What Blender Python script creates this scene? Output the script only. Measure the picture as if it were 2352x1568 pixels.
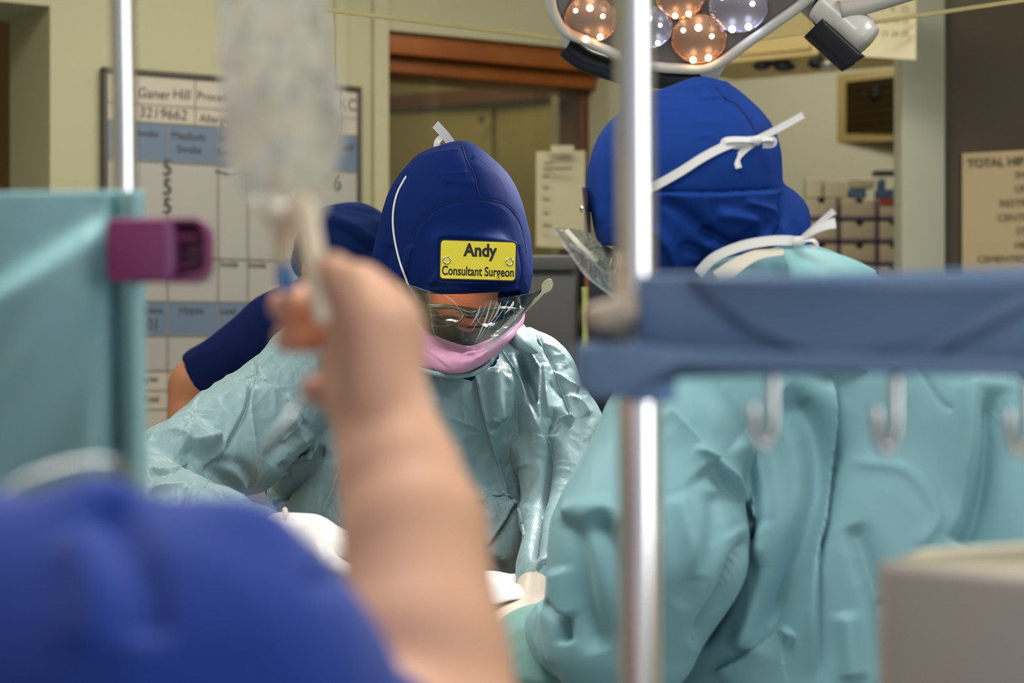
import bpy, bmesh, math, random
import numpy as np
from mathutils import Vector, Matrix, Euler
from mathutils.bvhtree import BVHTree

for o in list(bpy.data.objects):
    bpy.data.objects.remove(o)
SC = bpy.context.scene
COL = SC.collection
random.seed(7)

# ------------------------------------------------------------------ camera
LENS = 70.0
FPX = 2352 * LENS / 36.0          # focal length in pixels of the 2352 wide frame
CAMZ = 1.45
cam_d = bpy.data.cameras.new('camera')
cam_d.lens = LENS; cam_d.sensor_width = 36.0
cam_d.clip_start = 0.05; cam_d.clip_end = 60
cam_d.dof.use_dof = True
cam_d.dof.focus_distance = 2.93
cam_d.dof.aperture_fstop = 4.2
cam = bpy.data.objects.new('camera', cam_d); COL.objects.link(cam)
cam.location = (0, 0, CAMZ); cam.rotation_euler = (math.radians(90), 0, 0)
SC.camera = cam

# ------------------------------------------------------------------ world, light, exposure
w = bpy.data.worlds.new('world'); SC.world = w; w.use_nodes = True
bg = w.node_tree.nodes['Background']
bg.inputs[0].default_value = (0.92, 0.96, 1.0, 1); bg.inputs[1].default_value = 0.62
SC.view_settings.view_transform = 'Standard'; SC.view_settings.look = 'None'
SC.view_settings.gamma = 1.0; SC.view_settings.exposure = 0.0
SC.view_settings.use_curve_mapping = False
SC.cycles.use_denoising = True
SC.cycles.max_bounces = 10; SC.cycles.transparent_max_bounces = 24
SC.cycles.transmission_bounces = 8
SC.cycles.sample_clamp_indirect = 6.0

def area(name, loc, target, sx, sy, power, col=(1, 1, 1), spread=math.pi):
    l = bpy.data.lights.new(name, 'AREA'); l.shape = 'RECTANGLE'; l.size = sx; l.size_y = sy
    l.energy = power; l.color = col; l.spread = spread
    o = bpy.data.objects.new(name, l); COL.objects.link(o); o.location = loc
    o.rotation_euler = (Vector(target) - Vector(loc)).to_track_quat('-Z', 'Y').to_euler()
    return o
def spot(name, loc, target, power, size, blend=0.4, radius=0.05, col=(1, 1, 1)):
    l = bpy.data.lights.new(name, 'SPOT'); l.energy = power; l.spot_size = math.radians(size)
    l.spot_blend = blend; l.shadow_soft_size = radius; l.color = col
    o = bpy.data.objects.new(name, l); COL.objects.link(o); o.location = loc
    o.rotation_euler = (Vector(target) - Vector(loc)).to_track_quat('-Z', 'Y').to_euler()
    return o
area('assumed_ceiling_light_front', (-0.3, 1.5, 2.82), (-0.3, 1.5, 0), 1.2, 0.6, 30, (1.0, 0.98, 0.94))  # assumed ceiling panel towards the front, no fixture modelled
area('assumed_ceiling_light_rear', (0.0, 4.3, 2.82), (0.0, 4.3, 0), 1.2, 0.6, 30, (1.0, 0.96, 0.86))  # assumed panel overhead at the rear, unseen
area('assumed_ceiling_light_left', (-1.5, 2.9, 2.82), (-1.5, 2.9, 0), 0.6, 1.2, 34, (1.0, 0.97, 0.9))  # assumed panel over the left side, out of view
area('assumed_ceiling_light_right', (1.7, 2.6, 2.82), (1.7, 2.6, 0), 0.6, 1.2, 30, (0.96, 0.98, 1.0))  # assumed panel over the right side, area light only
area('alcove_fill', (1.3, 5.95, 2.82), (1.3, 5.95, 0), 0.8, 0.4, 16, (1.0, 0.96, 0.84))  # added fill to brighten the alcove, no fixture behind it
area('next_room_fill', (-0.4, 6.3, 2.82), (-0.4, 6.3, 0), 0.8, 0.4, 9, (1.0, 0.92, 0.7))  # added fill to lift the room behind the internal window
area('assumed_window_fill', (2.3, -0.9, 1.75), (0.0, 1.6, 1.45), 1.5, 1.5, 37, (0.95, 0.97, 1.0))  # added light for the chrome highlights; its window is only assumed, none built
spot('assumed_lamp_beam', (0.30, 3.42, 2.42), (-0.12, 2.62, 1.10), 290, 46, 0.6, 0.09, (1.0, 0.97, 0.93))  # assumed second lamp overhead, unseen, no lamp head built for it
spot('lamp_head_light', (0.26, 3.30, 1.92), (0.02, 2.80, 1.15), 42, 88, 0.5, 0.10, (1.0, 0.96, 0.92))
spot('face_glow_spot', (-0.85, 1.60, 1.56), tuple(Vector(((1062 - 1176) / FPX * 2.95, 2.95, CAMZ - (700 - 784) / FPX * 2.95))), 110, 3.2, 0.8, 0.01, (1.0, 0.50, 0.22))  # added warm spot for the orange glow on the face, no lamp stands here

# ------------------------------------------------------------------ helpers
def P(px, py, d):
    return Vector(((px - 1176) / FPX * d, d, CAMZ - (py - 784) / FPX * d))
def PA(px, py, d):
    return np.array(P(px, py, d))
def ray(px, py):
    return Vector(((px - 1176) / FPX, 1.0, -(py - 784) / FPX))
def link(o, parent=None):
    COL.objects.link(o)
    if parent is not None: o.parent = parent
    return o
def mesh_obj(name, verts, faces, mat=None, parent=None, smooth=True):
    me = bpy.data.meshes.new(name)
    me.from_pydata([tuple(v) for v in verts], [], [tuple(f) for f in faces])
    me.update()
    if smooth: me.polygons.foreach_set('use_smooth', [True] * len(me.polygons))
    o = bpy.data.objects.new(name, me)
    if mat: me.materials.append(mat)
    return link(o, parent)
def np_mesh(name, V, Q, mat, parent=None, smooth=True):
    me = bpy.data.meshes.new(name)
    nq = len(Q); k = Q.shape[1]
    me.vertices.add(len(V)); me.vertices.foreach_set('co', V.astype(np.float32).ravel())
    me.loops.add(nq * k); me.loops.foreach_set('vertex_index', Q.astype(np.int32).ravel())
    me.polygons.add(nq)
    me.polygons.foreach_set('loop_start', np.arange(0, nq * k, k, dtype=np.int32))
    me.update(calc_edges=True); me.validate()
    if smooth: me.polygons.foreach_set('use_smooth', [True] * len(me.polygons))
    if mat: me.materials.append(mat)
    o = bpy.data.objects.new(name, me)
    return link(o, parent)
def thing(name, label, cat, group=None, loc=(0, 0, 0)):
    o = bpy.data.objects.new(name, None); o.empty_display_size = 0.05
    COL.objects.link(o); o.location = loc
    o['label'] = label; o['category'] = cat
    if group: o['group'] = group
    return o
def tag(o, label, cat, group=None):
    o['label'] = label; o['category'] = cat
    if group: o['group'] = group
    return o
def struct(o):
    o['kind'] = 'structure'; return o
def keep(o, parent):     # parent while the child's vertices stay where they are in the world
    o.parent = parent
    o.matrix_parent_inverse = Matrix.Translation(parent.location).inverted()
    return o
def build(name, bm, mat, parent=None, smooth=False, bevel=0.0, seg=3):
    if bevel:
        bmesh.ops.bevel(bm, geom=list(bm.edges), offset=bevel, segments=seg, affect='EDGES', profile=0.5)
    bmesh.ops.recalc_face_normals(bm, faces=bm.faces)
    me = bpy.data.meshes.new(name); bm.to_mesh(me); bm.free()
    if smooth or bevel: me.polygons.foreach_set('use_smooth', [True] * len(me.polygons))
    if mat: me.materials.append(mat)
    o = bpy.data.objects.new(name, me); COL.objects.link(o)
    if parent is not None: keep(o, parent)
    return o
def box_bm(c, s, bm=None, M=None):
    bm = bm or bmesh.new()
    r = bmesh.ops.create_cube(bm, size=1.0)
    m = Matrix.Translation(c) @ (M or Matrix.Identity(4)) @ Matrix.Diagonal((s[0], s[1], s[2], 1))
    bmesh.ops.transform(bm, matrix=m, verts=r['verts'])
    return bm
def box(name, c, s, mat, parent=None, bevel=0.0, M=None, seg=3):
    return build(name, box_bm(c, s, None, M), mat, parent, bevel=bevel, seg=seg)
def hexa(name, pts8, mat, parent=None, bevel=0.0):
    bm = bmesh.new(); v = [bm.verts.new(p) for p in pts8]
    for f in ((0, 1, 2, 3), (7, 6, 5, 4), (0, 4, 5, 1), (1, 5, 6, 2), (2, 6, 7, 3), (3, 7, 4, 0)):
        bm.faces.new([v[i] for i in f])
    return build(name, bm, mat, parent, bevel=bevel)
def spline(pts, n):
    pts = [Vector(p) for p in pts]
    if len(pts) == 2: return [pts[0].lerp(pts[1], i / (n - 1)) for i in range(n)]
    out = []; m = len(pts) - 1
    for i in range(n):
        t = i / (n - 1) * m; k = min(int(t), m - 1); f = t - k
        p0 = pts[max(k - 1, 0)]; p1 = pts[k]; p2 = pts[k + 1]; p3 = pts[min(k + 2, m)]
        out.append(0.5 * ((2 * p1) + (p2 - p0) * f + (2 * p0 - 5 * p1 + 4 * p2 - p3) * f * f + (3 * p1 - p0 - 3 * p2 + p3) * f ** 3))
    return out
def tube(name, pts, r, mat, parent=None, n=40, ns=14, cap=True, smoothpath=True, sx=1.0):
    path = spline(pts, n) if smoothpath else [Vector(p) for p in pts]
    n = len(path); V = []; F = []
    up = None
    for i, p in enumerate(path):
        t = (path[min(i + 1, n - 1)] - path[max(i - 1, 0)])
        t = t.normalized() if t.length > 1e-9 else Vector((0, 0, 1))
        if up is None:
            up = Vector((0, 0, 1)) if abs(t.z) < 0.9 else Vector((0, 1, 0))
        up = (up - t * up.dot(t)); up = up.normalized() if up.length > 1e-6 else t.orthogonal().normalized()
        s = t.cross(up)
        rr = r(i / (n - 1)) if callable(r) else r
        for k in range(ns):
            a = 2 * math.pi * k / ns
            V.append(p + s * math.cos(a) * rr * sx + up * math.sin(a) * rr)
    for i in range(n - 1):
        for k in range(ns):
            F.append((i * ns + k, i * ns + (k + 1) % ns, (i + 1) * ns + (k + 1) % ns, (i + 1) * ns + k))
    if cap:
        F.append(tuple(range(ns - 1, -1, -1))); F.append(tuple((n - 1) * ns + k for k in range(ns)))
    o = mesh_obj(name, V, F, mat)
    if parent is not None: keep(o, parent)
    return o
def sheet(name, rows, mat, parent=None, thick=0.0006, subdiv=0):
    """rows: list of lists of points -> thin solid sheet."""
    R = len(rows); C = len(rows[0]); V = [Vector(p) for r in rows for p in r]; F = []
    for i in range(R - 1):
        for j in range(C - 1):
            F.append((i * C + j, i * C + j + 1, (i + 1) * C + j + 1, (i + 1) * C + j))
    o = mesh_obj(name, V, F, mat)
    m = o.modifiers.new('thick', 'SOLIDIFY'); m.thickness = thick; m.offset = 0
    if subdiv:
        s = o.modifiers.new('sub', 'SUBSURF'); s.levels = s.render_levels = subdiv
    apply_mods(o)
    if parent is not None: keep(o, parent)
    return o
def apply_mods(o):
    dg = bpy.context.evaluated_depsgraph_get(); dg.update()
    me = bpy.data.meshes.new_from_object(o.evaluated_get(dg))
    old = o.data; o.modifiers.clear(); o.data = me
    me.name = old.name; bpy.data.meshes.remove(old)
def ribbon(name, pts, wid, nrm, mat, parent=None, thick=0.0008, n=40, twist=0.0):
    path = spline(pts, n); rows = []
    for i, p in enumerate(path):
        t = (path[min(i + 1, n - 1)] - path[max(i - 1, 0)]).normalized()
        nn = nrm(i / (n - 1)) if callable(nrm) else Vector(nrm)
        s = t.cross(nn).normalized()
        wd = wid(i / (n - 1)) if callable(wid) else wid
        rows.append([p - s * wd / 2, p - s * wd / 6 + nn * -0.0002, p + s * wd / 6, p + s * wd / 2])
    o = sheet(name, rows, mat, parent, thick); o.data.polygons.foreach_set('use_smooth', [False] * len(o.data.polygons)); return o
def lathe(name, prof, origin, axis, mat, parent=None, n=40):
    axis = Vector(axis).normalized(); u = axis.orthogonal().normalized(); v = axis.cross(u)
    V = []; F = []; R = len(prof)
    for (r, h) in prof:
        for k in range(n):
            a = 2 * math.pi * k / n
            V.append(Vector(origin) + axis * h + (u * math.cos(a) + v * math.sin(a)) * r)
    for i in range(R - 1):
        for k in range(n):
            F.append((i * n + k, i * n + (k + 1) % n, (i + 1) * n + (k + 1) % n, (i + 1) * n + k))
    o = mesh_obj(name, V, F, mat)
    if parent is not None: keep(o, parent)
    return o
def ball(name, c, r, mat, parent=None, seg=24):
    bm = bmesh.new(); bmesh.ops.create_uvsphere(bm, u_segments=seg, v_segments=seg // 2, radius=1.0)
    rr = r if hasattr(r, '__len__') else (r, r, r)
    bmesh.ops.transform(bm, matrix=Matrix.Translation(c) @ Matrix.Diagonal((rr[0], rr[1], rr[2], 1)), verts=bm.verts)
    return build(name, bm, mat, parent, smooth=True)
def text(name, s, origin, U, Vd, size, mat, parent, align='LEFT', sx=1.0, bold=0.0, shear=0.0, lift=0.0):
    c = bpy.data.curves.new(name, 'FONT'); c.body = s; c.size = size; c.align_x = align; c.align_y = 'CENTER'
    c.extrude = 0.0002; c.offset = bold; c.shear = shear
    U = Vector(U).normalized(); Vd = Vector(Vd); Vd = (Vd - U * Vd.dot(U)).normalized(); N = U.cross(Vd)
    o = bpy.data.objects.new(name, c); COL.objects.link(o)
    M = Matrix((U * sx, Vd, N)).transposed().to_4x4()
    M.translation = Vector(origin) + N * lift
    dg = bpy.context.evaluated_depsgraph_get(); dg.update()
    me = bpy.data.meshes.new_from_object(o.evaluated_get(dg))
    bpy.data.objects.remove(o)
    me.transform(M); me.name = name
    me.materials.clear(); me.materials.append(mat)
    m = bpy.data.objects.new(name, me); COL.objects.link(m); keep(m, parent)
    return m

# ------------------------------------------------------------------ materials
def mat(name, col, rough=0.5, metal=0.0, spec=0.5, bump=None, var=None, trans=0.0, ior=1.45, emit=None, es=0.0, coat=0.0, sheen=0.0, sss=0.0, sssc=None, coord='Object'):
    m = bpy.data.materials.new(name); m.use_nodes = True
    nt = m.node_tree; b = nt.nodes['Principled BSDF']
    b.inputs['Base Color'].default_value = (*col, 1); b.inputs['Roughness'].default_value = rough
    b.inputs['Metallic'].default_value = metal; b.inputs['Specular IOR Level'].default_value = spec
    b.inputs['IOR'].default_value = ior; b.inputs['Transmission Weight'].default_value = trans
    b.inputs['Coat Weight'].default_value = coat; b.inputs['Sheen Weight'].default_value = sheen
    if sss:
        b.inputs['Subsurface Weight'].default_value = sss; b.inputs['Subsurface Scale'].default_value = 0.01
        b.inputs['Subsurface Radius'].default_value = (1.0, 0.35, 0.2)
    if emit: b.inputs['Emission Color'].default_value = (*emit, 1); b.inputs['Emission Strength'].default_value = es
    tc = nt.nodes.new('ShaderNodeTexCoord')
    if var:      # (scale, amount, second colour)
        nz = nt.nodes.new('ShaderNodeTexNoise'); nz.inputs['Scale'].default_value = var[0]; nz.inputs['Detail'].default_value = 4
        nt.links.new(tc.outputs[coord], nz.inputs['Vector'])
        rp = nt.nodes.new('ShaderNodeValToRGB'); rp.color_ramp.elements[0].position = 0.35; rp.color_ramp.elements[1].position = 0.7
        rp.color_ramp.elements[0].color = (*col, 1); rp.color_ramp.elements[1].color = (*var[2], 1)
        nt.links.new(nz.outputs['Fac'], rp.inputs['Fac'])
        mx = nt.nodes.new('ShaderNodeMixRGB'); mx.inputs[0].default_value = var[1]; mx.inputs[1].default_value = (*col, 1)
        nt.links.new(rp.outputs[0], mx.inputs[2]); nt.links.new(mx.outputs[0], b.inputs['Base Color'])
    last = None
    for (kind, sc, st, dist) in (bump or []):
        if kind == 'noise':
            t = nt.nodes.new('ShaderNodeTexNoise'); t.inputs['Scale'].default_value = sc; t.inputs['Detail'].default_value = 5
            src = t.outputs['Fac']; nt.links.new(tc.outputs[coord], t.inputs['Vector'])
        elif kind == 'crumple':
            wn = nt.nodes.new('ShaderNodeTexNoise'); wn.inputs['Scale'].default_value = sc * 0.6; wn.inputs['Detail'].default_value = 2
            nt.links.new(tc.outputs[coord], wn.inputs['Vector'])
            ad = nt.nodes.new('ShaderNodeMixRGB'); ad.blend_type = 'LINEAR_LIGHT'; ad.inputs[0].default_value = 0.12
            nt.links.new(tc.outputs[coord], ad.inputs[1]); nt.links.new(wn.outputs['Color'], ad.inputs[2])
            t = nt.nodes.new('ShaderNodeTexVoronoi'); t.feature = 'DISTANCE_TO_EDGE'; t.inputs['Scale'].default_value = sc
            nt.links.new(ad.outputs[0], t.inputs['Vector'])
            mr = nt.nodes.new('ShaderNodeMath'); mr.operation = 'MINIMUM'; mr.inputs[1].default_value = 0.35
            nt.links.new(t.outputs['Distance'], mr.inputs[0]); src = mr.outputs[0]
        elif kind == 'weave':      # embossed dot grid of non-woven cloth
            sep = nt.nodes.new('ShaderNodeSeparateXYZ'); nt.links.new(tc.outputs[coord], sep.inputs[0])
            def lin(a, bq):
                m1 = nt.nodes.new('ShaderNodeMath'); m1.operation = 'MULTIPLY'; m1.inputs[1].default_value = a * sc
                m2 = nt.nodes.new('ShaderNodeMath'); m2.operation = 'MULTIPLY_ADD'; m2.inputs[1].default_value = bq * sc
                nt.links.new(sep.outputs['X'], m1.inputs[0]); nt.links.new(sep.outputs['Z'], m2.inputs[0]); nt.links.new(m1.outputs[0], m2.inputs[2])
                s = nt.nodes.new('ShaderNodeMath'); s.operation = 'SINE'; nt.links.new(m2.outputs[0], s.inputs[0]); return s
            a1 = lin(0.90, 0.43); a2 = lin(-0.08, 1.0)
            mu = nt.nodes.new('ShaderNodeMath'); mu.operation = 'MULTIPLY'
            nt.links.new(a1.outputs[0], mu.inputs[0]); nt.links.new(a2.outputs[0], mu.inputs[1]); src = mu.outputs[0]
        bp = nt.nodes.new('ShaderNodeBump'); bp.inputs['Strength'].default_value = st; bp.inputs['Distance'].default_value = dist
        nt.links.new(src, bp.inputs['Height'])
        if last: nt.links.new(last.outputs[0], bp.inputs['Normal'])
        last = bp
    if last: nt.links.new(last.outputs[0], b.inputs['Normal'])
    return m
def clear_mat(name, tint=(0.95, 0.97, 0.97), rough=0.04, gloss=0.5, haze=0.0, bump=(60, 0.3, 0.002), hazecol=(0.8, 0.8, 0.78), stretch=(1, 1, 1)):
    """thin clear plastic: transparent body with sharp surface reflections"""
    m = bpy.data.materials.new(name); m.use_nodes = True; nt = m.node_tree; nt.nodes.clear()
    out = nt.nodes.new('ShaderNodeOutputMaterial')
    tr = nt.nodes.new('ShaderNodeBsdfTransparent'); tr.inputs[0].default_value = (*tint, 1)
    gl = nt.nodes.new('ShaderNodeBsdfGlossy'); gl.inputs['Roughness'].default_value = rough
    tc = nt.nodes.new('ShaderNodeTexCoord'); mp = nt.nodes.new('ShaderNodeMapping'); mp.inputs['Scale'].default_value = stretch
    nt.links.new(tc.outputs['Object'], mp.inputs[0])
    nz = nt.nodes.new('ShaderNodeTexNoise'); nz.inputs['Scale'].default_value = bump[0]; nz.inputs['Detail'].default_value = 3
    nt.links.new(mp.outputs[0], nz.inputs['Vector'])
    bp = nt.nodes.new('ShaderNodeBump'); bp.inputs['Strength'].default_value = bump[1]; bp.inputs['Distance'].default_value = bump[2]
    nt.links.new(nz.outputs['Fac'], bp.inputs['Height']); nt.links.new(bp.outputs[0], gl.inputs['Normal'])
    fr = nt.nodes.new('ShaderNodeFresnel'); fr.inputs[0].default_value = 1.5; nt.links.new(bp.outputs[0], fr.inputs['Normal'])
    mu = nt.nodes.new('ShaderNodeMath'); mu.operation = 'MULTIPLY'; mu.inputs[1].default_value = gloss * 2; mu.use_clamp = True
    nt.links.new(fr.outputs[0], mu.inputs[0])
    mx = nt.nodes.new('ShaderNodeMixShader'); nt.links.new(mu.outputs[0], mx.inputs[0])
    nt.links.new(tr.outputs[0], mx.inputs[1]); nt.links.new(gl.outputs[0], mx.inputs[2]); last = mx
    if haze:
        df = nt.nodes.new('ShaderNodeBsdfTranslucent'); df.inputs[0].default_value = (*hazecol, 1)
        d2 = nt.nodes.new('ShaderNodeBsdfDiffuse'); d2.inputs[0].default_value = (*hazecol, 1)
        dm = nt.nodes.new('ShaderNodeMixShader'); dm.inputs[0].default_value = 0.5
        nt.links.new(df.outputs[0], dm.inputs[1]); nt.links.new(d2.outputs[0], dm.inputs[2])
        m2 = nt.nodes.new('ShaderNodeMixShader'); m2.inputs[0].default_value = haze
        nt.links.new(mx.outputs[0], m2.inputs[1]); nt.links.new(dm.outputs[0], m2.inputs[2]); last = m2
    nt.links.new(last.outputs[0], out.inputs[0])
    return m

GOWN = mat('gown_cloth', (0.205, 0.32, 0.337), 0.40, spec=0.55, sheen=0.1,
           bump=[('crumple', 18, 0.34, 0.006), ('noise', 45, 0.12, 0.003), ('weave', 2300, 0.2, 0.0006)], var=(9, 0.35, (0.23, 0.34, 0.355)))
GOWN2 = mat('gown_cloth_teal', (0.19, 0.375, 0.42), 0.5, spec=0.4, sheen=0.1,
            bump=[('crumple', 9, 0.16, 0.006), ('noise', 30, 0.1, 0.004)], var=(5, 0.4, (0.21, 0.39, 0.42)))
DRAPE = mat('drape_teal', (0.27, 0.50, 0.53), 0.6, bump=[('noise', 14, 0.3, 0.01)], var=(4, 0.5, (0.28, 0.48, 0.47)))
TDRAPE = mat('table_drape_green', (0.17, 0.33, 0.30), 0.6, bump=[('noise', 14, 0.3, 0.01)])
HOOD = mat('hood_cloth', (0.0035, 0.0155, 0.10), 0.8, spec=0.06, sheen=0.0, bump=[('noise', 26, 0.10, 0.004), ('noise', 900, 0.06, 0.0004)])
HOODB = mat('hood_cloth_bright', (0.006, 0.036, 0.205), 0.75, spec=0.12, sheen=0.0, bump=[('noise', 20, 0.15, 0.004)])
NAVY = mat('navy_cotton', (0.004, 0.009, 0.050), 0.85, spec=0.06, bump=[('noise', 20, 0.15, 0.004)])
SCRUB = mat('royal_cotton', (0.020, 0.050, 0.285), 0.85, spec=0.1, sheen=0.15, bump=[('noise', 12, 0.2, 0.006)])
SKIN = mat('skin', (0.74, 0.41, 0.26), 0.5, spec=0.35, var=(16, 0.5, (0.80, 0.44, 0.31)), sss=0.15, bump=[('noise', 90, 0.1, 0.001)])
SKINF = mat('face_skin', (0.60, 0.27, 0.17), 0.5, spec=0.35, sss=0.1, bump=[('noise', 160, 0.2, 0.001)])
SKIND = mat('tan_skin', (0.33, 0.135, 0.065), 0.55, spec=0.3, sss=0.05)
PINK = mat('pink_mask', (0.63, 0.31, 0.47), 0.7, spec=0.2, bump=[('noise', 60, 0.1, 0.002), ('weave', 4200, 0.15, 0.0004)])
MESHB = mat('dark_mesh', (0.035, 0.028, 0.025), 0.5, bump=[('weave', 4500, 0.8, 0.0008)])
WHITE = mat('white_ribbon', (0.66, 0.65, 0.63), 0.6, bump=[('weave', 3800, 0.2, 0.0004)])
GLOVE = mat('white_glove', (0.85, 0.80, 0.77), 0.4, spec=0.5, bump=[('noise', 40, 0.3, 0.003)])
CREAMG = mat('cream_glove', (0.72, 0.60, 0.50), 0.4, spec=0.5, bump=[('noise', 40, 0.3, 0.003)])
YEL = mat('badge_yellow', (0.80, 0.66, 0.045), 0.35, spec=0.5)
BLK = mat('black_print', (0.008, 0.008, 0.009), 0.5)
CHROME = mat('polished_steel', (0.80, 0.79, 0.80), 0.17, metal=1.0)
STEEL = mat('brushed_steel', (0.62, 0.62, 0.63), 0.3, metal=1.0)
BLUEP = mat('blue_plastic', (0.12, 0.195, 0.335), 0.42, spec=0.5)
BLUEL = mat('blue_collar_plastic', (0.13, 0.24, 0.48), 0.45)
PURP = mat('purple_plastic', (0.23, 0.035, 0.13), 0.35, spec=0.5)
GREYP = mat('grey_plastic', (0.43, 0.385, 0.34), 0.55)
CREAMP = mat('cream_plastic', (0.62, 0.54, 0.38), 0.55)
WALLM = mat('wall_paint', (0.39, 0.36, 0.222), 0.7, var=(1.2, 0.3, (0.375, 0.345, 0.222)), bump=[('noise', 120, 0.05, 0.002)])
WALLP = mat('pale_wall_paint', (0.38, 0.37, 0.28), 0.7)
OLIVE = mat('olive_panel', (0.23, 0.18, 0.055), 0.6)
WOOD = mat('orange_wood', (0.30, 0.085, 0.010), 0.45, var=(6, 0.6, (0.13, 0.03, 0.005)))
DWOOD = mat('dark_wood', (0.10, 0.032, 0.010), 0.5)
BROWN = mat('brown_wall', (0.075, 0.055, 0.030), 0.7)
BROWNR = mat('ochre_wall', (0.18, 0.11, 0.03), 0.7)
CEILM = mat('ceiling_white', (0.75, 0.74, 0.70), 0.8)
FLOORM = mat('vinyl_floor', (0.22, 0.28, 0.30), 0.35, var=(30, 0.4, (0.26, 0.32, 0.33)))
BOARDW = mat('board_white', (0.335, 0.315, 0.28), 0.45)
BOARDC = mat('board_cream', (0.44, 0.38, 0.305), 0.45)
BOARDB = mat('board_blue', (0.115, 0.155, 0.215), 0.5)
BOARDL = mat('board_line', (0.20, 0.18, 0.145), 0.6)
BOARDF = mat('board_frame', (0.055, 0.045, 0.03), 0.5)
INK = mat('marker_ink', (0.05, 0.045, 0.045), 0.6)
PAPER = mat('paper', (0.52, 0.46, 0.30), 0.8)
PAPERT = mat('paper_tan', (0.42, 0.32, 0.18), 0.8)
PAPERI = mat('paper_ink', (0.14, 0.11, 0.06), 0.8)
DGREY = mat('dark_grey_case', (0.045, 0.042, 0.040), 0.5)
MGREY = mat('mid_grey_case', (0.085, 0.08, 0.075), 0.5)
LAMPW = mat('lamp_white', (0.55, 0.53, 0.48), 0.35, coat=0.3)
LAMPG = mat('lamp_face_grey', (0.17, 0.14, 0.125), 0.35, coat=0.3)
LBLACK = mat('lamp_black', (0.010, 0.010, 0.016), 0.35)
GREENF = mat('glasses_green', (0.045, 0.065, 0.03), 0.25, coat=0.5)
CLEAR = clear_mat('clear_visor', rough=0.03, gloss=0.42, bump=(9, 0.25, 0.006), stretch=(1.5, 1, 0.7), haze=0.0)
LENSM = clear_mat('clear_lens', rough=0.01, gloss=0.10, bump=(5, 0.0, 0.001))
SCREEN = clear_mat('clear_screen', tint=(0.97, 0.97, 0.94), rough=0.05, gloss=0.25, bump=(5, 0.0, 0.001), haze=0.07, hazecol=(0.5, 0.5, 0.4))
TUBEC = clear_mat('clear_tubing', tint=(0.93, 0.93, 0.92), rough=0.22, gloss=0.10, bump=(20, 0.1, 0.002), haze=0.06, hazecol=(0.6, 0.58, 0.45))
BAGM = mat('clear_bag', (0.93, 0.93, 0.91), 0.10, trans=1.0, ior=1.22, spec=0.8, bump=[('crumple', 13, 0.7, 0.014), ('noise', 22, 0.8, 0.010)])
_n = BAGM.node_tree.nodes; _l = BAGM.node_tree.links
_d = _n.new('ShaderNodeBsdfTranslucent'); _d.inputs[0].default_value = (0.90, 0.87, 0.78, 1); _e = _n.new('ShaderNodeBsdfDiffuse'); _e.inputs[0].default_value = (0.90, 0.87, 0.78, 1)
_m = _n.new('ShaderNodeMixShader'); _l.new(_d.outputs[0], _m.inputs[1]); _l.new(_e.outputs[0], _m.inputs[2])
_x = _n.new('ShaderNodeMixShader'); _x.inputs[0].default_value = 0.29
_l.new(_n['Principled BSDF'].outputs[0], _x.inputs[1]); _l.new(_m.outputs[0], _x.inputs[2]); _l.new(_x.outputs[0], _n['Material Output'].inputs[0])
PORTM = mat('port_plastic', (0.86, 0.72, 0.52), 0.4, sss=0.2)
CONB = mat('connector_blue', (0.04, 0.22, 0.62), 0.4)
CONY = mat('connector_cream', (0.75, 0.68, 0.40), 0.4)

# ------------------------------------------------------------------ SDF modelling in numpy
def cone(a, b, ra, rb, flat=None):
    a = np.asarray(a, float); b = np.asarray(b, float)
    def f(Q):
        ba = b - a; pa = Q - a; L = max(float(ba @ ba), 1e-9)
        t = np.clip(pa @ ba / L, 0, 1)
        off = pa - t[:, None] * ba
        if flat is not None:
            ax = np.asarray(flat[0], float); ax = ax / np.linalg.norm(ax)
            off = off + (off @ ax)[:, None] * ax * (1 / flat[1] - 1)
        return np.linalg.norm(off, axis=1) - (ra + (rb - ra) * t)
    return f
def ell(c, r, R=None):
    c = np.asarray(c, float); r = np.asarray(r, float)
    def f(Q):
        q = Q - c
        if R is not None: q = q @ np.array(R)
        k0 = np.linalg.norm(q / r, axis=1); k1 = np.linalg.norm(q / (r * r), axis=1)
        return k0 * (k0 - 1) / np.maximum(k1, 1e-6)
    return f
def half(p, n):
    p = np.asarray(p, float); n = np.asarray(n, float); n = n / np.linalg.norm(n)
    return lambda Q: (Q - p) @ n
def union(items, k=0.02):
    def f(Q):
        d = None
        for it in items:
            fn, kk = it if isinstance(it, tuple) else (it, k)
            e = fn(Q)
            if d is None: d = e
            else:
                h = np.maximum(kk - np.abs(d - e), 0) / kk
                d = np.minimum(d, e) - h * h * kk * 0.25
        return d
    return f
def cut(f, g, k=0.008):
    def h(Q):
        a = f(Q); b = -g(Q)
        m = np.maximum(k - np.abs(a - b), 0) / k
        return np.maximum(a, b) + m * m * k * 0.25
    return h
def inside(f, cl, m):
    '''body kept m metres under the cloth'''
    return lambda Q: np.maximum(f(Q), cl(Q) + m)
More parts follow.
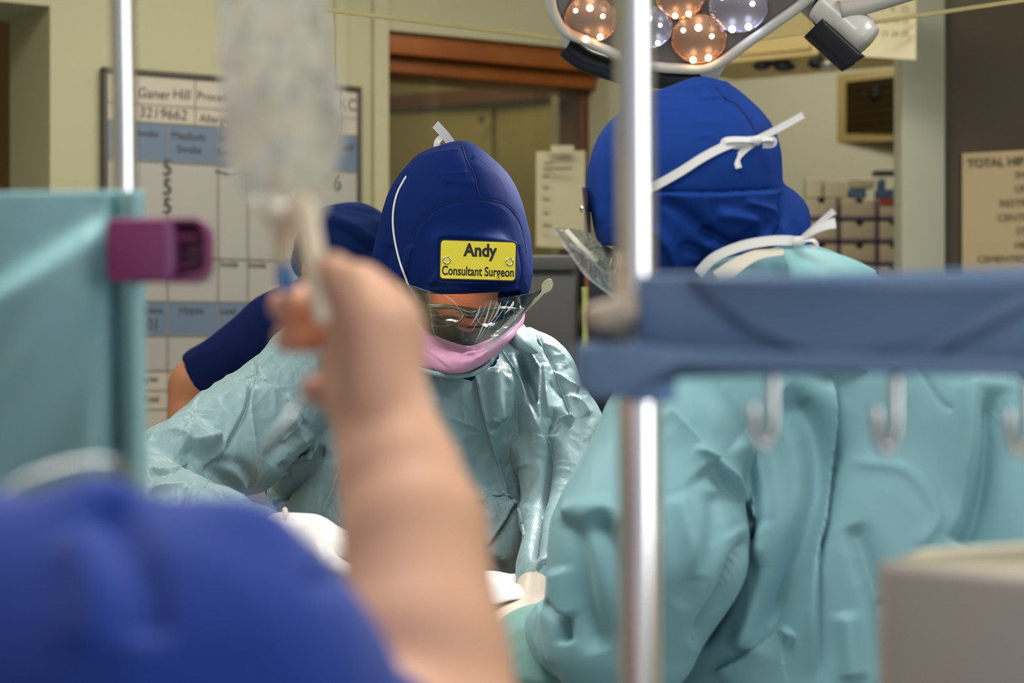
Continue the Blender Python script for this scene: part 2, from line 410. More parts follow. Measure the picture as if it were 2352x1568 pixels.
def sdfmesh(f, lo, hi, h):
    lo = np.asarray(lo, float); hi = np.asarray(hi, float); B = 8
    nb = np.ceil((hi - lo) / h / B).astype(int); n = nb * B
    cx = [lo[i] + (np.arange(nb[i]) * B + (B - 1) / 2) * h for i in range(3)]
    G = np.stack(np.meshgrid(*cx, indexing='ij'), -1).reshape(-1, 3)
    dc = f(G); near = np.abs(dc) < h * B * 1.75
    D = np.repeat(np.repeat(np.repeat(dc.reshape(nb), B, 0), B, 1), B, 2).astype(np.float32)
    idx = np.argwhere(near.reshape(nb)); loc = np.stack(np.meshgrid(*[np.arange(B)] * 3, indexing='ij'), -1).reshape(-1, 3)
    for s in range(0, len(idx), 400):
        ib = idx[s:s + 400]; I = (ib[:, None, :] * B + loc[None]).reshape(-1, 3)
        D[I[:, 0], I[:, 1], I[:, 2]] = f(lo + I * h)
    S = D < 0
    c = [(i, j, k) for i in (0, 1) for j in (0, 1) for k in (0, 1)]
    cnt = np.zeros(n - 1, np.int8)
    for (i, j, k) in c: cnt += S[i:n[0] - 1 + i, j:n[1] - 1 + j, k:n[2] - 1 + k]
    cells = np.argwhere((cnt > 0) & (cnt < 8))
    vid = -np.ones(n - 1, np.int64); vid[cells[:, 0], cells[:, 1], cells[:, 2]] = np.arange(len(cells))
    acc = np.zeros((len(cells), 3)); num = np.zeros(len(cells))
    for a in range(3):
        for u in (0, 1):
            for v in (0, 1):
                o0 = np.zeros(3, int); o0[(a + 1) % 3] = u; o0[(a + 2) % 3] = v; o1 = o0.copy(); o1[a] = 1
                q0 = cells + o0; q1 = cells + o1
                d0 = D[q0[:, 0], q0[:, 1], q0[:, 2]].astype(float); d1 = D[q1[:, 0], q1[:, 1], q1[:, 2]].astype(float)
                m = (d0 < 0) != (d1 < 0); t = np.where(m, d0 / np.where(m, d0 - d1, 1), 0)
                acc += m[:, None] * (q0 + t[:, None] * (o1 - o0)); num += m
    V = lo + acc / num[:, None] * h
    Q = []
    for a in range(3):
        b, cc = (a + 1) % 3, (a + 2) % 3
        s0 = [slice(1, n[i] - 1) for i in range(3)]; s0[a] = slice(0, n[a] - 1); s1 = list(s0); s1[a] = slice(1, n[a])
        A = S[tuple(s0)]; Bq = S[tuple(s1)]
        E = np.argwhere(A != Bq)
        if not len(E): continue
        base = E + 1; base[:, a] -= 1
        inside = A[E[:, 0], E[:, 1], E[:, 2]]
        def g(db, dcc):
            q = base.copy(); q[:, b] -= db; q[:, cc] -= dcc
            return vid[q[:, 0], q[:, 1], q[:, 2]]
        quad = np.stack([g(0, 0), g(1, 0), g(1, 1), g(0, 1)], 1)
        quad[~inside] = quad[~inside][:, ::-1]
        Q.append(quad)
    Q = np.concatenate(Q); Q = Q[(Q >= 0).all(1)]
    return V, Q
def subdiv(V, Q):
    """Catmull-Clark through a modifier on a temporary mesh"""
    o = np_mesh('tmp', V, Q, None)
    m = o.modifiers.new('s', 'SUBSURF'); m.levels = m.render_levels = 1
    apply_mods(o); me = o.data
    v = np.empty(len(me.vertices) * 3, np.float32); me.vertices.foreach_get('co', v)
    l = np.empty(len(me.loops), np.int32); me.loops.foreach_get('vertex_index', l)
    bpy.data.objects.remove(o); bpy.data.meshes.remove(me)
    return v.reshape(-1, 3).astype(float), l.reshape(-1, 4)
def normals(V, Q):
    n = np.cross(V[Q[:, 2]] - V[Q[:, 0]], V[Q[:, 3]] - V[Q[:, 1]])
    N = np.zeros_like(V)
    for k in range(4): np.add.at(N, Q[:, k], n)
    return N / np.maximum(np.linalg.norm(N, axis=1), 1e-12)[:, None]
def hsh(i, j, k, s):
    x = (i * 374761393 + j * 668265263 + k * 2147483647 + s * 974634777) & 0xffffffff
    x = ((x ^ (x >> 13)) * 1274126177) & 0xffffffff
    return ((x ^ (x >> 16)) & 0xffff) / 32767.5 - 1.0
def vnoise(Q, s=0):
    I = np.floor(Q).astype(np.int64); f = Q - I; f = f * f * f * (f * (f * 6 - 15) + 10); r = 0
    for i in (0, 1):
        for j in (0, 1):
            for k in (0, 1):
                wgt = (f[:, 0] if i else 1 - f[:, 0]) * (f[:, 1] if j else 1 - f[:, 1]) * (f[:, 2] if k else 1 - f[:, 2])
                r = r + wgt * hsh(I[:, 0] + i, I[:, 1] + j, I[:, 2] + k, s)
    return r
def crumple(V, amp, freq, stretch=(1, 1, 1), seed=0):
    """sharp creases between rounded lobes"""
    q = V * freq * np.array(stretch); wq = np.stack([vnoise(q * 0.7, seed + 5), vnoise(q * 0.7, seed + 6), vnoise(q * 0.7, seed + 7)], 1)
    a = np.abs(vnoise(q + wq * 0.9, seed)); b = np.abs(vnoise(q * 2.1 + wq, seed + 1))
    return amp * (0.5 - a - 0.35 * b)
def folds(V, N, FL):
    """FL: (image polyline, kind, height m, width px). Folds run over the side of the cloth that faces the room's near end."""
    px = 1176 + V[:, 0] / V[:, 1] * FPX; py = 784 - (V[:, 2] - CAMZ) / V[:, 1] * FPX
    vd = V - np.array([0, 0, CAMZ]); vd /= np.linalg.norm(vd, axis=1)[:, None]
    face = np.clip(-(N * vd).sum(1) * 2.0, 0, 1)
    out = np.zeros(len(V))
    for pts, kind, hgt, wd in FL:
        pp = np.array([(p[0], p[1]) for p in spline([(x, y, 0) for x, y in pts], max(6, 4 * len(pts)))])
        R = wd * 4 + 6
        m = (px > pp[:, 0].min() - R) & (px < pp[:, 0].max() + R) & (py > pp[:, 1].min() - R) & (py < pp[:, 1].max() + R) & (face > 0)
        if not m.any(): continue
        X = px[m]; Y = py[m]; best = np.full(len(X), 1e9); sg = np.zeros(len(X)); tt = np.zeros(len(X))
        n = len(pp) - 1
        for i in range(n):
            a = pp[i]; d = pp[i + 1] - a; L = d @ d + 1e-9
            t = np.clip(((X - a[0]) * d[0] + (Y - a[1]) * d[1]) / L, 0, 1)
            ds = np.hypot(X - a[0] - t * d[0], Y - a[1] - t * d[1])
            cr = d[0] * (Y - a[1]) - d[1] * (X - a[0])
            u = ds < best; best[u] = ds[u]; sg[u] = np.sign(cr[u]); tt[u] = (i + t[u]) / n
        fade = np.clip(np.minimum(tt, 1 - tt) * 6 + 0.05, 0, 1); fade = fade * fade * (3 - 2 * fade)
        s = best * sg
        if kind == 'r': v = hgt * np.exp(-best / wd)
        elif kind == 'g': v = hgt * np.exp(-(best / wd) ** 2)
        elif kind == 's':
            st = np.clip((s + 2.5) / 5.0, 0, 1); st = st * st * (3 - 2 * st)
            v = hgt * st * np.exp(-np.maximum(s, 0) / wd)
        out[m] += v * fade * face[m]
    return out
def cloth(name, f, lo, hi, h, mat_, parent, FL=(), noise=(), sub=True, post=None):
    V, Q = sdfmesh(f, lo, hi, h)
    if sub: V, Q = subdiv(V, Q)
    N = normals(V, Q); D = np.zeros(len(V))
    for (amp, fr, st, sd) in noise: D += crumple(V, amp, fr, st, sd)
    if len(FL): D += folds(V, N, FL)
    V = V + N * D[:, None]
    if post: V = post(V, N)
    o = np_mesh(name, V, Q, mat_)
    if parent is not None: keep(o, parent)
    return o
def bvh_of(*objs):
    Vs = []; Fs = []; k = 0
    for o in objs:
        me = o.data; v = np.empty(len(me.vertices) * 3, np.float32); me.vertices.foreach_get('co', v)
        Vs += [tuple(p) for p in v.reshape(-1, 3)]
        Fs += [tuple(i + k for i in p.vertices) for p in me.polygons]; k = len(Vs)
    return BVHTree.FromPolygons(Vs, Fs)
def on(bvh, px, py, lift=0.0, fall=3.0):
    d = ray(px, py).normalized(); h = bvh.ray_cast(Vector((0, 0, CAMZ)), d)
    if h[0] is None: return P(px, py, fall)
    return h[0] - d * lift

# ================================================================== the setting
WA = P(235, 784, 5.0); WB = P(1400, 784, 5.852)
WU = (WB - WA).normalized(); WN = Vector((WU.y, -WU.x, 0)); ZU = Vector((0, 0, 1))
def plane_hit(px, py, o, n, off=0.0):
    d = ray(px, py); c = Vector((0, 0, CAMZ))
    return c + d * (((o + n * off) - c).dot(n) / d.dot(n))
def WP(px, py, off=0.0): return plane_hit(px, py, WA, WN, off)
def ws(px): return (WP(px, 784) - WA).dot(WU)
def wallbox(name, s0, s1, z0, z1, t0, t1, m, parent=None, bevel=0.0):
    """t measured out of the wall towards the room"""
    M = Matrix((WU, WN, ZU)).transposed().to_4x4()
    c = WA + WU * (s0 + s1) / 2 + WN * (t0 + t1) / 2; c.z = (z0 + z1) / 2
    return box(name, c, (s1 - s0, abs(t1 - t0), z1 - z0), m, parent, bevel, M=M)
def wbp(name, p0, p1, m, parent, t0, t1, bevel=0.0):   # by picture corners on the wall plane
    a = WP(p0[0], p0[1], t1); b = WP(p1[0], p1[1], t1)
    return wallbox(name, (a - WA).dot(WU), (b - WA).dot(WU), min(a.z, b.z), max(a.z, b.z), t0, t1, m, parent, bevel)

CEIL = 2.9
struct(box('floor', (0, 3.0, -0.05), (6.4, 12.6, 0.1), FLOORM))
struct(box('ceiling', (0, 3.0, CEIL + 0.05), (6.4, 12.6, 0.1), CEILM))
struct(box('wall_left', (-2.75, 3.0, CEIL / 2), (0.1, 12.4, CEIL), WALLM))
struct(box('wall_right', (2.95, 3.0, CEIL / 2), (0.1, 12.4, CEIL), WALLM))
struct(box('wall_far', (0.1, 8.9, CEIL / 2), (5.6, 0.1, CEIL), WALLP))
# whiteboard wall, built in pieces around the two openings
sA, sB, sC, sD = ws(115), ws(885), ws(1398), ws(1440)
ztop = WP(1100, 68 + (1100 - 885) * 0.112).z; ztop = WP(885, 68).z
zsill = 0.95
bm = None
def wl(s0, s1, z0, z1):
    global bm
    M = Matrix((WU, WN, ZU)).transposed().to_4x4(); c = WA + WU * (s0 + s1) / 2 - WN * 0.15; c.z = (z0 + z1) / 2
    bm = box_bm(c, (s1 - s0, 0.30, z1 - z0), bm, M)
zrev = WP(115, 14).z
wl(sA, sB, 0, CEIL); wl(sB, sC, ztop, CEIL); wl(sB, sC, 0, zsill); wl(sC, sD, 0, CEIL); wl(sA - 1.35, sA, zrev, CEIL)
struct(build('wall_back', bm, WALLM))
wallbox_far = wallbox('wall_side_room', sA - 2.1, sA + 0.4, 0, CEIL, -1.2, -1.1, BROWNR); struct(wallbox_far)
# raised plaster frame left of the window opening
o = wallbox('trim_1', sB - 0.045, sB, 0, CEIL, 0, 0.02, WALLM); struct(o)
o = wallbox('trim_2', sB - 0.16, sB - 0.125, 0, CEIL, 0, 0.012, WALLM); struct(o)
# internal window: wooden frame, glass, room behind
win = thing('window_1', '', ''); del win['label']; del win['category']; win['kind'] = 'structure'
wallbox('window_frame', sB, sC, ztop - 0.060, ztop, -0.20, -0.02, WOOD, win, 0.004)
wallbox('window_frame', sB, sC, ztop - 0.105, ztop - 0.064, -0.26, -0.06, WOOD, win, 0.004)
wallbox('window_frame', sC - 0.028, sC, zsill, ztop - 0.06, -0.22, -0.10, DWOOD, win, 0.003)
wallbox('window_pane', sB, sC, zsill, ztop - 0.10, -0.112, -0.106, SCREEN, win)
# olive cupboards of the next room: rail climbing to the right
struct(wallbox('wall_next_room', sB - 1.2, sC + 0.2, 0, CEIL, -2.3, -2.2, OLIVE))
cup = thing('wall_cupboard', 'tall olive cupboards with dark wooden rail behind the internal window', 'cupboard')
def rr(px, py, d): return P(px, py, d)
def quadbox(name, x0, x1, ya0, ya1, yb0, yb1, da, db, th, m, parent, bevel=0.0):
    """slab whose left edge (x0: ya0..ya1) is da away and right edge (x1: yb0..yb1) db away"""
    f = [rr(x0, ya0, da), rr(x1, yb0, db), rr(x1, yb1, db), rr(x0, ya1, da)]
    n = (f[1] - f[0]).cross(f[3] - f[0]).normalized()
    if n.y < 0: n = -n
    return hexa(name, f + [p + n * th for p in f], m, parent, bevel)
quadbox('rail', 860, 1392, 222, 256, 178, 216, 7.1, 6.35, 0.05, DWOOD, cup, 0.003)
quadbox('door_panel', 860, 1128, 258, 1050, 236, 1050, 7.12, 6.74, 0.03, OLIVE, cup, 0.003)
quadbox('door_panel', 1138, 1385, 236, 1050, 214, 1050, 6.73, 6.38, 0.03, OLIVE, cup, 0.003)
quadbox('rear_panel', 850, 1400, 80, 1060, 60, 1060, 7.2, 6.5, 0.03, OLIVE, cup)
ball('door_knob', P(1106, 272, 6.72), (0.011, 0.01, 0.013), DGREY, cup)
es = thing('exit_sign', 'dim green exit sign behind the wooden window frame', 'sign')
quadbox('sign_plate', 905, 992, 142, 168, 138, 162, 6.55, 6.45, 0.01, mat('sign_green', (0.03, 0.09, 0.035), 0.5), es, 0.002)


nt_ = thing('paper_notice', 'white paper notice taped behind the navy hoods, above the grey equipment case', 'notice')
p0 = P(1232, 346, 5.6)
quadbox('sheet', 1232, 1344, 348, 566, 346, 572, 5.55, 5.63, 0.002, PAPER, nt_)
quadbox('tape', 1266, 1318, 334, 352, 334, 352, 5.54, 5.58, 0.002, PAPER, nt_)
for (x, y, wd_) in ((1250, 372, 22), (1250, 384, 66), (1248, 402, 14), (1248, 430, 14), (1248, 456, 16), (1248, 488, 14), (1248, 516, 20)):
    quadbox('print_line', x, x + wd_, y, y + 5, y, y + 5, 5.53, 5.53 + wd_ * 0.0007, 0.001, PAPERI, nt_)

# right hand alcove
struct(box('wall_alcove', P(1760, 784, 6.75) + Vector((0.2, 0.06, 0)), (2.2, 0.1, 2.9), WALLP)); bpy.data.objects['wall_alcove'].location = (0, 0, 0)
struct(box('trim_3', ((P(2072, 784, 5.25).x + P(2172, 784, 5.25).x) / 2, 5.31, CEIL / 2), (P(2172, 784, 5.25).x - P(2072, 784, 5.25).x, 0.12, CEIL), WALLP, bevel=0.006))
xb0 = P(2172, 784, 5.25).x
struct(box('wall_brown', ((xb0 + 2.9) / 2, 5.33, CEIL / 2), (2.9 - xb0, 0.1, CEIL), BROWN))
# cream overhead cabinet
cab = thing('overhead_cabinet', 'cream overhead cabinet hanging behind the operating lamp arm', 'cabinet')
da, db = 5.88, 5.42
za = CAMZ + (784 - 159) / FPX * da
f = [P(1560, 784, da), P(2068, 784, db)]
quadbox('body', 1545, 2068, -60, 157, -110, 108, 5.89, 5.45, 0.35, mat('cabinet_cream', (0.85, 0.64, 0.27), 0.6), cab, 0.004)
quadbox('door', 1560, 1860, -58, 140, -90, 112, 5.86, 5.60, 0.015, mat('cabinet_door_cream', (0.84, 0.62, 0.26), 0.55), cab, 0.003)
cal = thing('wall_chart', 'pale printed chart with rows of grey figures, beside the lamp handle', 'chart')
quadbox('sheet', 1958, 2104, -60, 128, -62, 138, 5.12, 5.02, 0.004, mat('chart_paper', (0.62, 0.54, 0.34), 0.7), cal)
quadbox('sheet_print_area', 1985, 2090, -60, 104, -60, 110, 5.11, 5.035, 0.004, mat('chart_grey', (0.48, 0.43, 0.32), 0.7), cal)
for r_ in range(3):
    for c_ in range(4):
        text('figures', str([[7, 1, 8, 25], [9, 10, 14, 16], [20, 22, 26, 28]][r_][c_]), P(2000 + c_ * 23, 22 + r_ * 28, 5.02), (1, -0.45, 0), (0, 0, 1), 0.020, PAPERI, cal)
for i, (x0, y0, x1, y1) in enumerate(((1728, 152, 1768, 5), (1765, 150, 1828, 5))):
    pass
hl = thing('hanging_spotlight', 'small black spotlight pair fixed under the cream cabinet', 'spotlight')
ball('lamp_head', P(1750, 152, 5.75), (0.026, 0.03, 0.013), LBLACK, hl); ball('lamp_head', P(1802, 154, 5.72), (0.032, 0.03, 0.014), LBLACK, hl)
tube('bracket', [P(1742, 146, 5.75), P(1778, 143, 5.74), P(1812, 150, 5.72)], 0.012, LBLACK, hl, n=8)
tube('hanger', [P(1776, 144, 5.74), P(1776, 120, 5.74)], 0.006, LBLACK, hl, n=4)
hl = thing('hanging_spotlight', 'small chrome and black spotlight under cabinet nearest the lamp handle', 'spotlight')
ball('lamp_head', P(1876, 145, 5.6), (0.026, 0.03, 0.018), LBLACK, hl); ball('lens', P(1902, 148, 5.58), (0.026, 0.03, 0.012), STEEL, hl)
tube('hanger', [P(1885, 144, 5.6), P(1885, 110, 5.6)], 0.006, LBLACK, hl, n=4)
pic = thing('framed_board', 'dark brown gridded board in an olive frame on alcove wall', 'notice board')
quadbox('frame', 1922, 2085, 172, 328, 152, 322, 6.76, 6.70, 0.03, mat('olive_frame', (0.26, 0.20, 0.065), 0.6), pic, 0.002)
quadbox('board', 1943, 2085, 188, 306, 172, 298, 6.75, 6.68, 0.01, mat('board_brown', (0.020, 0.013, 0.005), 0.9, spec=0.05), pic)
quadbox('hook', 2006, 2016, 194, 222, 194, 222, 6.70, 6.69, 0.02, BLK, pic)
for k in range(5): quadbox('grid_line', 1945, 2085, 206 + k * 20, 207.5 + k * 20, 192 + k * 20, 193.5 + k * 20, 6.745, 6.675, 0.004, mat('board_line_brown', (0.04, 0.024, 0.009), 0.9, spec=0.05) if k == 0 else bpy.data.materials['board_line_brown'], pic)

# stacked storage bins
BINM = mat('bin_cream', (0.42, 0.35, 0.22), 0.6); BINP = mat('bin_purple', (0.14, 0.09, 0.13), 0.6)
rows_ = [(456, 504), (508, 556), (560, 608), (612, 660)]; cols_ = [(1846, 1926), (1932, 2014), (2020, 2082)]
rn = ['top', 'second', 'third', 'lowest']; cn = ['left', 'middle', 'right']
shelf = thing('storage_rack', 'tan storage rack carrying the stacked cream bins in the alcove', 'rack')
box('shelf_board', P(1970, 664 + 12, 5.9) + Vector((0, 0.05, 0)), (0.36, 0.30, 0.02), PAPERT, shelf)
for sx_ in (-0.17, 0.17):
    for dy_ in (-0.08, 0.18): q_ = P(1970, 784, 5.9); box('upright', (q_.x + sx_, 5.9 + dy_, 0.79), (0.02, 0.02, 1.58), PAPERT, shelf)
for ci, (x0, x1) in enumerate(cols_):
    for ri, (y0, y1) in enumerate(rows_):
        t = thing('storage_bin', 'cream purple-edged storage bin, %s row of the %s stack in the alcove' % (rn[ri], cn[ci]), 'storage bin', 'stacked storage bins', loc=P((x0 + x1) / 2, y1, 5.9))
        a = P(x0, y0, 5.85); b = P(x1, y1, 5.85); c = (a + b) / 2; sx = b.x - a.x; sz = a.z - b.z
        box('bin_body', c + Vector((0, 0.08, 0)), (sx, 0.16, sz), BINM, t, 0.004)
        box('bin_rim', c + Vector((0, -0.004, -sz / 2 + 0.006)), (sx, 0.008, 0.010), BINP, t, 0.002)
        box('bin_post', c + Vector((sx / 2 - 0.004, -0.004, 0)), (0.008, 0.008, sz), BINP, t, 0.002)
        ball('finger_hole', c + Vector((0, -0.002, sz / 2 - 0.003)), (0.011, 0.006, 0.010), BLK, t, 12)
        if ci == 2 and ri == 0: box('red_label', c + Vector((0, -0.004, sz / 2 - 0.009)), (sx, 0.006, 0.018), mat('label_red', (0.30, 0.045, 0.02), 0.6), t)
        if ci == 2 and ri == 2: box('purple_label', c + Vector((0.01, -0.004, 0)), (0.012, 0.006, 0.03), BINP, t)
for i, (x0, x1, y0, y1, m_, lb) in enumerate(((1848, 1886, 410, 456, PAPER, 'cream packet on top of left bin stack'), (1890, 1942, 414, 456, PAPER, 'wide cream packet leaning on a purple tab'),
        (1950, 1986, 436, 456, mat('packet_blue', (0.05, 0.10, 0.17), 0.6), 'small blue packet on the middle bin stack'), (2012, 2066, 436, 456, mat('packet_deepblue', (0.03, 0.08, 0.18), 0.6), 'flat blue packet on the right bin stack'),
        (2018, 2030, 412, 436, bpy.data.materials['packet_blue'], 'upright blue bottle on the flat blue packet'), (1952, 2004, 412, 434, BINM, 'tan carton above the small blue packet'), (2006, 2074, 392, 404, DGREY, 'dark tray above the right bin stack'))):
    a = P(x0, y0, 5.9); b = P(x1, y1, 5.9)
    tag(box('packet' if i < 4 else ('bottle', 'carton', 'tray')[i - 4], (a + b) / 2, (b.x - a.x, 0.06, a.z - b.z), m_, bevel=0.004), lb, 'packet' if i < 4 else ('bottle', 'carton', 'tray')[i - 4])

# notice on brown wall
nb = thing('procedure_notice', 'large tan printed notice headed TOTAL HIP on the brown wall', 'notice')
dN = 5.22
quadbox('sheet', 2210, 2640, 352, 640, 330, 644, 5.26, 5.0, 0.004, PAPERT, nb)
nu = (P(2640, 784, 5.0) - P(2210, 784, 5.26)).normalized()
def NP(px, py): return plane_hit(px, py, P(2210, 784, 5.255), Vector((nu.y, -nu.x, 0)))
text('heading', 'TOTAL HIP REPLACEMENT', NP(2221, 376), nu, ZU, 0.031, PAPERI, nb, bold=0.0006)
for i, (s_, y) in enumerate((('SHELL', 400), ('LINER', 432), ('RESTRICTOR', 465), ('CENTRALISER', 498), ('STEM', 530), ('HEAD', 562), ('CEMENTED CUP SIZE', 594))):
    text('text_line', s_, NP(2360 if i < 6 else 2350, y), nu, ZU, 0.026, PAPERI, nb, align='CENTER')

# ------------------------------------------------------------------ whiteboard
wb = thing('whiteboard', 'white theatre count board with blue header bands on the cream wall', 'whiteboard')
S0, S1 = ws(240), ws(812); ZT = WP(235, 168).z; ZB = 0.78
wallbox('board', S0, S1, ZB, ZT, 0.002, 0.018, BOARDW, wb)
for (a, b, c, d) in ((S0 - 0.012, S0, ZB, ZT), (S1, S1 + 0.012, ZB, ZT), (S0 - 0.012, S1 + 0.012, ZT, ZT + 0.014), (S0 - 0.012, S1 + 0.012, ZB - 0.014, ZB)):
    wallbox('frame', a, b, c, d, 0.0, 0.026, BOARDF, wb, 0.002)
def wz(py): return CAMZ + (784 - py) / FPX * 5.0
def band(name, y0, y1, m_, s0=S0, s1=S1): wallbox(name, s0, s1, wz(y1), wz(y0), 0.0185, 0.0195, m_, wb)
band('cream_header', 168, 274, BOARDC)
band('header_band', 276, 366, BOARDB); band('header_band', 690, 770, BOARDB)
band('cream_footer', 856, 1050, BOARDC)
lm = None
def ln(s0, s1, z0, z1):
    global lm
    M = Matrix((WU, WN, ZU)).transposed().to_4x4(); c = WA + WU * (s0 + s1) / 2 + WN * 0.0202; c.z = (z0 + z1) / 2
    lm = box_bm(c, (s1 - s0, 0.0008, z1 - z0), lm, M)
for y in (235, 276, 366, 588, 690, 770, 852, 898, 942): ln(S0, S1, wz(y) - 0.0018, wz(y) + 0.0018)
for x, y0, y1 in ((378, 276, 1050), (494, 276, 1050), (562, 366, 690), (640, 366, 690), (700, 276, 1050), (441, 168, 276), (772, 168, 276)):
    s = ws(x); ln(s - 0.0018, s + 0.0018, wz(y1), wz(y0))
build('grid_lines', lm, BOARDL, wb)
def wt(s_, px, py, size, nm='lettering', m_=INK, sh=0.0, al='LEFT', b=0.0): return text(nm, s_, WP(px, py, 0.021), WU, ZU, size, m_, wb, align=al, shear=sh, bold=b)
wt('Ganer', 314, 213, 0.036, 'handwriting', sh=0.1); wt('Hill', 396, 216, 0.036, 'handwriting', sh=0.1); wt('3219662', 318, 258, 0.038, 'handwriting', sh=0.1)
wt('Procedure', 453, 220, 0.030); wt('Allergies', 458, 272, 0.030); wt('KC', 774, 240, 0.045, 'handwriting')
wt('Swabs', 338, 306, 0.025, al='CENTER'); wt('Medium', 433, 313, 0.029, al='CENTER'); wt('Swabs', 435, 343, 0.028, al='CENTER')
wt('Small', 502, 318, 0.027); wt('Swabs', 500, 347, 0.025); wt('Total', 790, 336, 0.028, al='CENTER')
for y in (386, 430, 474): wt('5', 385, y, 0.058, 'handwriting', al='CENTER')
wt('6', 762, 420, 0.06, 'handwriting')
wt('Inside', 527, 606, 0.022, al='CENTER'); wt('Inside', 592, 608, 0.022, al='CENTER')
wt('Nylons', 345, 712, 0.024, al='CENTER'); wt('Hypos', 440, 712, 0.026, al='CENTER'); wt('Local', 524, 714, 0.022, al='CENTER'); wt('101', 342, 745, 0.04, 'handwriting', al='CENTER')
wt('Raytec', 340, 870, 0.022, al='CENTER'); wt('Total', 345, 916, 0.024, al='CENTER'); wt('8', 352, 1000, 0.045, 'handwriting', al='CENTER')
tube('marker_stroke', [WP(495, 392, 0.022), WP(530, 398, 0.022), WP(560, 394, 0.022)], 0.0015, INK, wb, n=12, ns=6)

# ------------------------------------------------------------------ laminar flow canopy
zc = CAMZ + 0.62
cp = thing('canopy_screen', 'clear hanging air-canopy screen with thin cream bottom edge above the surgeons', 'screen')
c0 = P(-300, 784, 3.20); c1 = P(1535, 784, 4.30); c2 = P(2700, 784, 3.42)
for a, b in ((c0, c1), (c1, c2)):
    a = a.copy(); b = b.copy(); n = (b - a).cross(ZU).normalized()
    def slab(nm, z0, z1, th, m_):
        q = [Vector((a.x, a.y, z0)), Vector((b.x, b.y, z0)), Vector((b.x, b.y, z1)), Vector((a.x, a.y, z1))]
        hexa(nm, q + [p + n * th for p in q], m_, cp)
    slab('clear_panel', zc + 0.007, 2.88, 0.004, SCREEN)
    slab('edge_strip', zc, zc + 0.007, 0.006, mat('edge_cream', (0.55, 0.45, 0.20), 0.4) if 'edge_cream' not in bpy.data.materials else bpy.data.materials['edge_cream'])

# ------------------------------------------------------------------ equipment behind the surgeons
mc = thing('equipment_case', 'tall dark grey equipment case behind the surgeon, right of the yellow badge', 'equipment case')
box('case_body', P(1262, 1010, 4.3) + Vector((0, 0.16, 0)), (0.125, 0.3, 0.80), DGREY, mc, 0.008)
box('front_panel', P(1262, 760, 4.3) + Vector((0, 0.002, 0)), (0.115, 0.012, 0.24), MGREY, mc, 0.006)
box('top_panel', P(1262, 604, 4.3) + Vector((0, 0.0, 0)), (0.115, 0.012, 0.032), MGREY, mc, 0.004)
box('support_leg', P(1262, 1500, 4.3) + Vector((0, 0.16, -0.25)), (0.10, 0.2, 1.1), DGREY, mc, 0.006)
tr = thing('equipment_trolley', 'black equipment trolley with orange and yellow-green cables, behind left hooded surgeon', 'trolley')
box('trolley_body', P(1430, 1000, 4.5) + Vector((0, 0.2, 0)), (0.19, 0.3, 0.86), LBLACK, tr, 0.01)
tube('cable', [P(1349, 590, 4.3), P(1348, 650, 4.3), P(1350, 700, 4.3), P(1346, 900, 4.3)], 0.004, mat('cable_orange', (0.25, 0.07, 0.01), 0.5), tr)
tube('cable', [P(1343, 660, 4.28), P(1345, 740, 4.28), P(1342, 830, 4.28)], 0.0065, mat('cable_lime', (0.40, 0.42, 0.12), 0.5), tr)
for i in range(2): box('trolley_leg', P(1380 + i * 80, 1500, 4.5) + Vector((0, 0.2, -0.25)), (0.03, 0.2, 1.1), LBLACK, tr, 0.004)
# ================================================================== operating lamp
lamp = thing('operating_lamp', 'off-white operating lamp head with warm and cool reflectors above surgeons', 'lamp')
LN = Vector((-0.10, -0.80, -0.60)).normalized(); LO = P(1560, 60, 3.40)
LUp = (ZU - LN * ZU.dot(LN)).normalized(); LRt = LUp.cross(LN).normalized()
def LP(px, py, off=0.0): return plane_hit(px, py, LO, LN, off)
rim = [(1240, -420), (1236, -200), (1262, -20), (1272, 30), (1300, 72), (1352, 96), (1420, 126), (1490, 150), (1560, 157), (1620, 156), (1668, 134), (1720, 96), (1780, 54), (1850, 2), (1930, -80), (1960, -220), (1900, -420), (1760, -560), (1560, -600), (1360, -560)]
rp = spline([LP(x, y) for x, y in rim + [rim[0]]], 160)[:-1]
V = list(rp); cen = sum((p for p in rp), Vector()) / len(rp)
n = len(rp); V2 = [p - LN * 0.075 + (p - cen) * 0.02 for p in rp]; V3 = [cen + (p - cen) * 0.75 - LN * 0.13 for p in rp]
verts = [p - LN * 0.002 for p in V] + V2 + V3 + [cen - LN * 0.14]; F = []
for i in range(n):
    j = (i + 1) % n; F += [(i, j, n + j, n + i), (n + i, n + j, 2 * n + j, 2 * n + i), (2 * n + i, 2 * n + j, 3 * n)]
keep(mesh_obj('rear_shell', verts, F, LAMPW), lamp)
face = [cen + (p - cen) * 0.985 - LN * 0.006 for p in V]
keep(mesh_obj('face_plate', face + [cen - LN * 0.006], [(i, (i + 1) % n, n) for i in range(n)], LAMPG), lamp)
tube('rim', [p for p in rp] + [rp[0]], 0.0095, LAMPW, lamp, smoothpath=False, ns=12, cap=False)
COPPER = mat('copper_reflector', (0.95, 0.60, 0.40), 0.10, metal=1.0, bump=[('noise', 55, 1.0, 0.02), ('noise', 140, 0.8, 0.008)])
SILVER = mat('silver_reflector', (0.72, 0.76, 0.86), 0.08, metal=1.0, bump=[('noise', 55, 1.0, 0.02), ('noise', 140, 0.8, 0.008)])
GLASSD = clear_mat('reflector_glass', rough=0.02, gloss=0.6, bump=(70, 0.9, 0.006))
WARM = mat('warm_led', (1, 0.8, 0.6), 0.3, emit=(1.0, 0.55, 0.28), es=16); COOL = mat('cool_led', (0.8, 0.85, 1), 0.3, emit=(0.66, 0.72, 1.0), es=15)
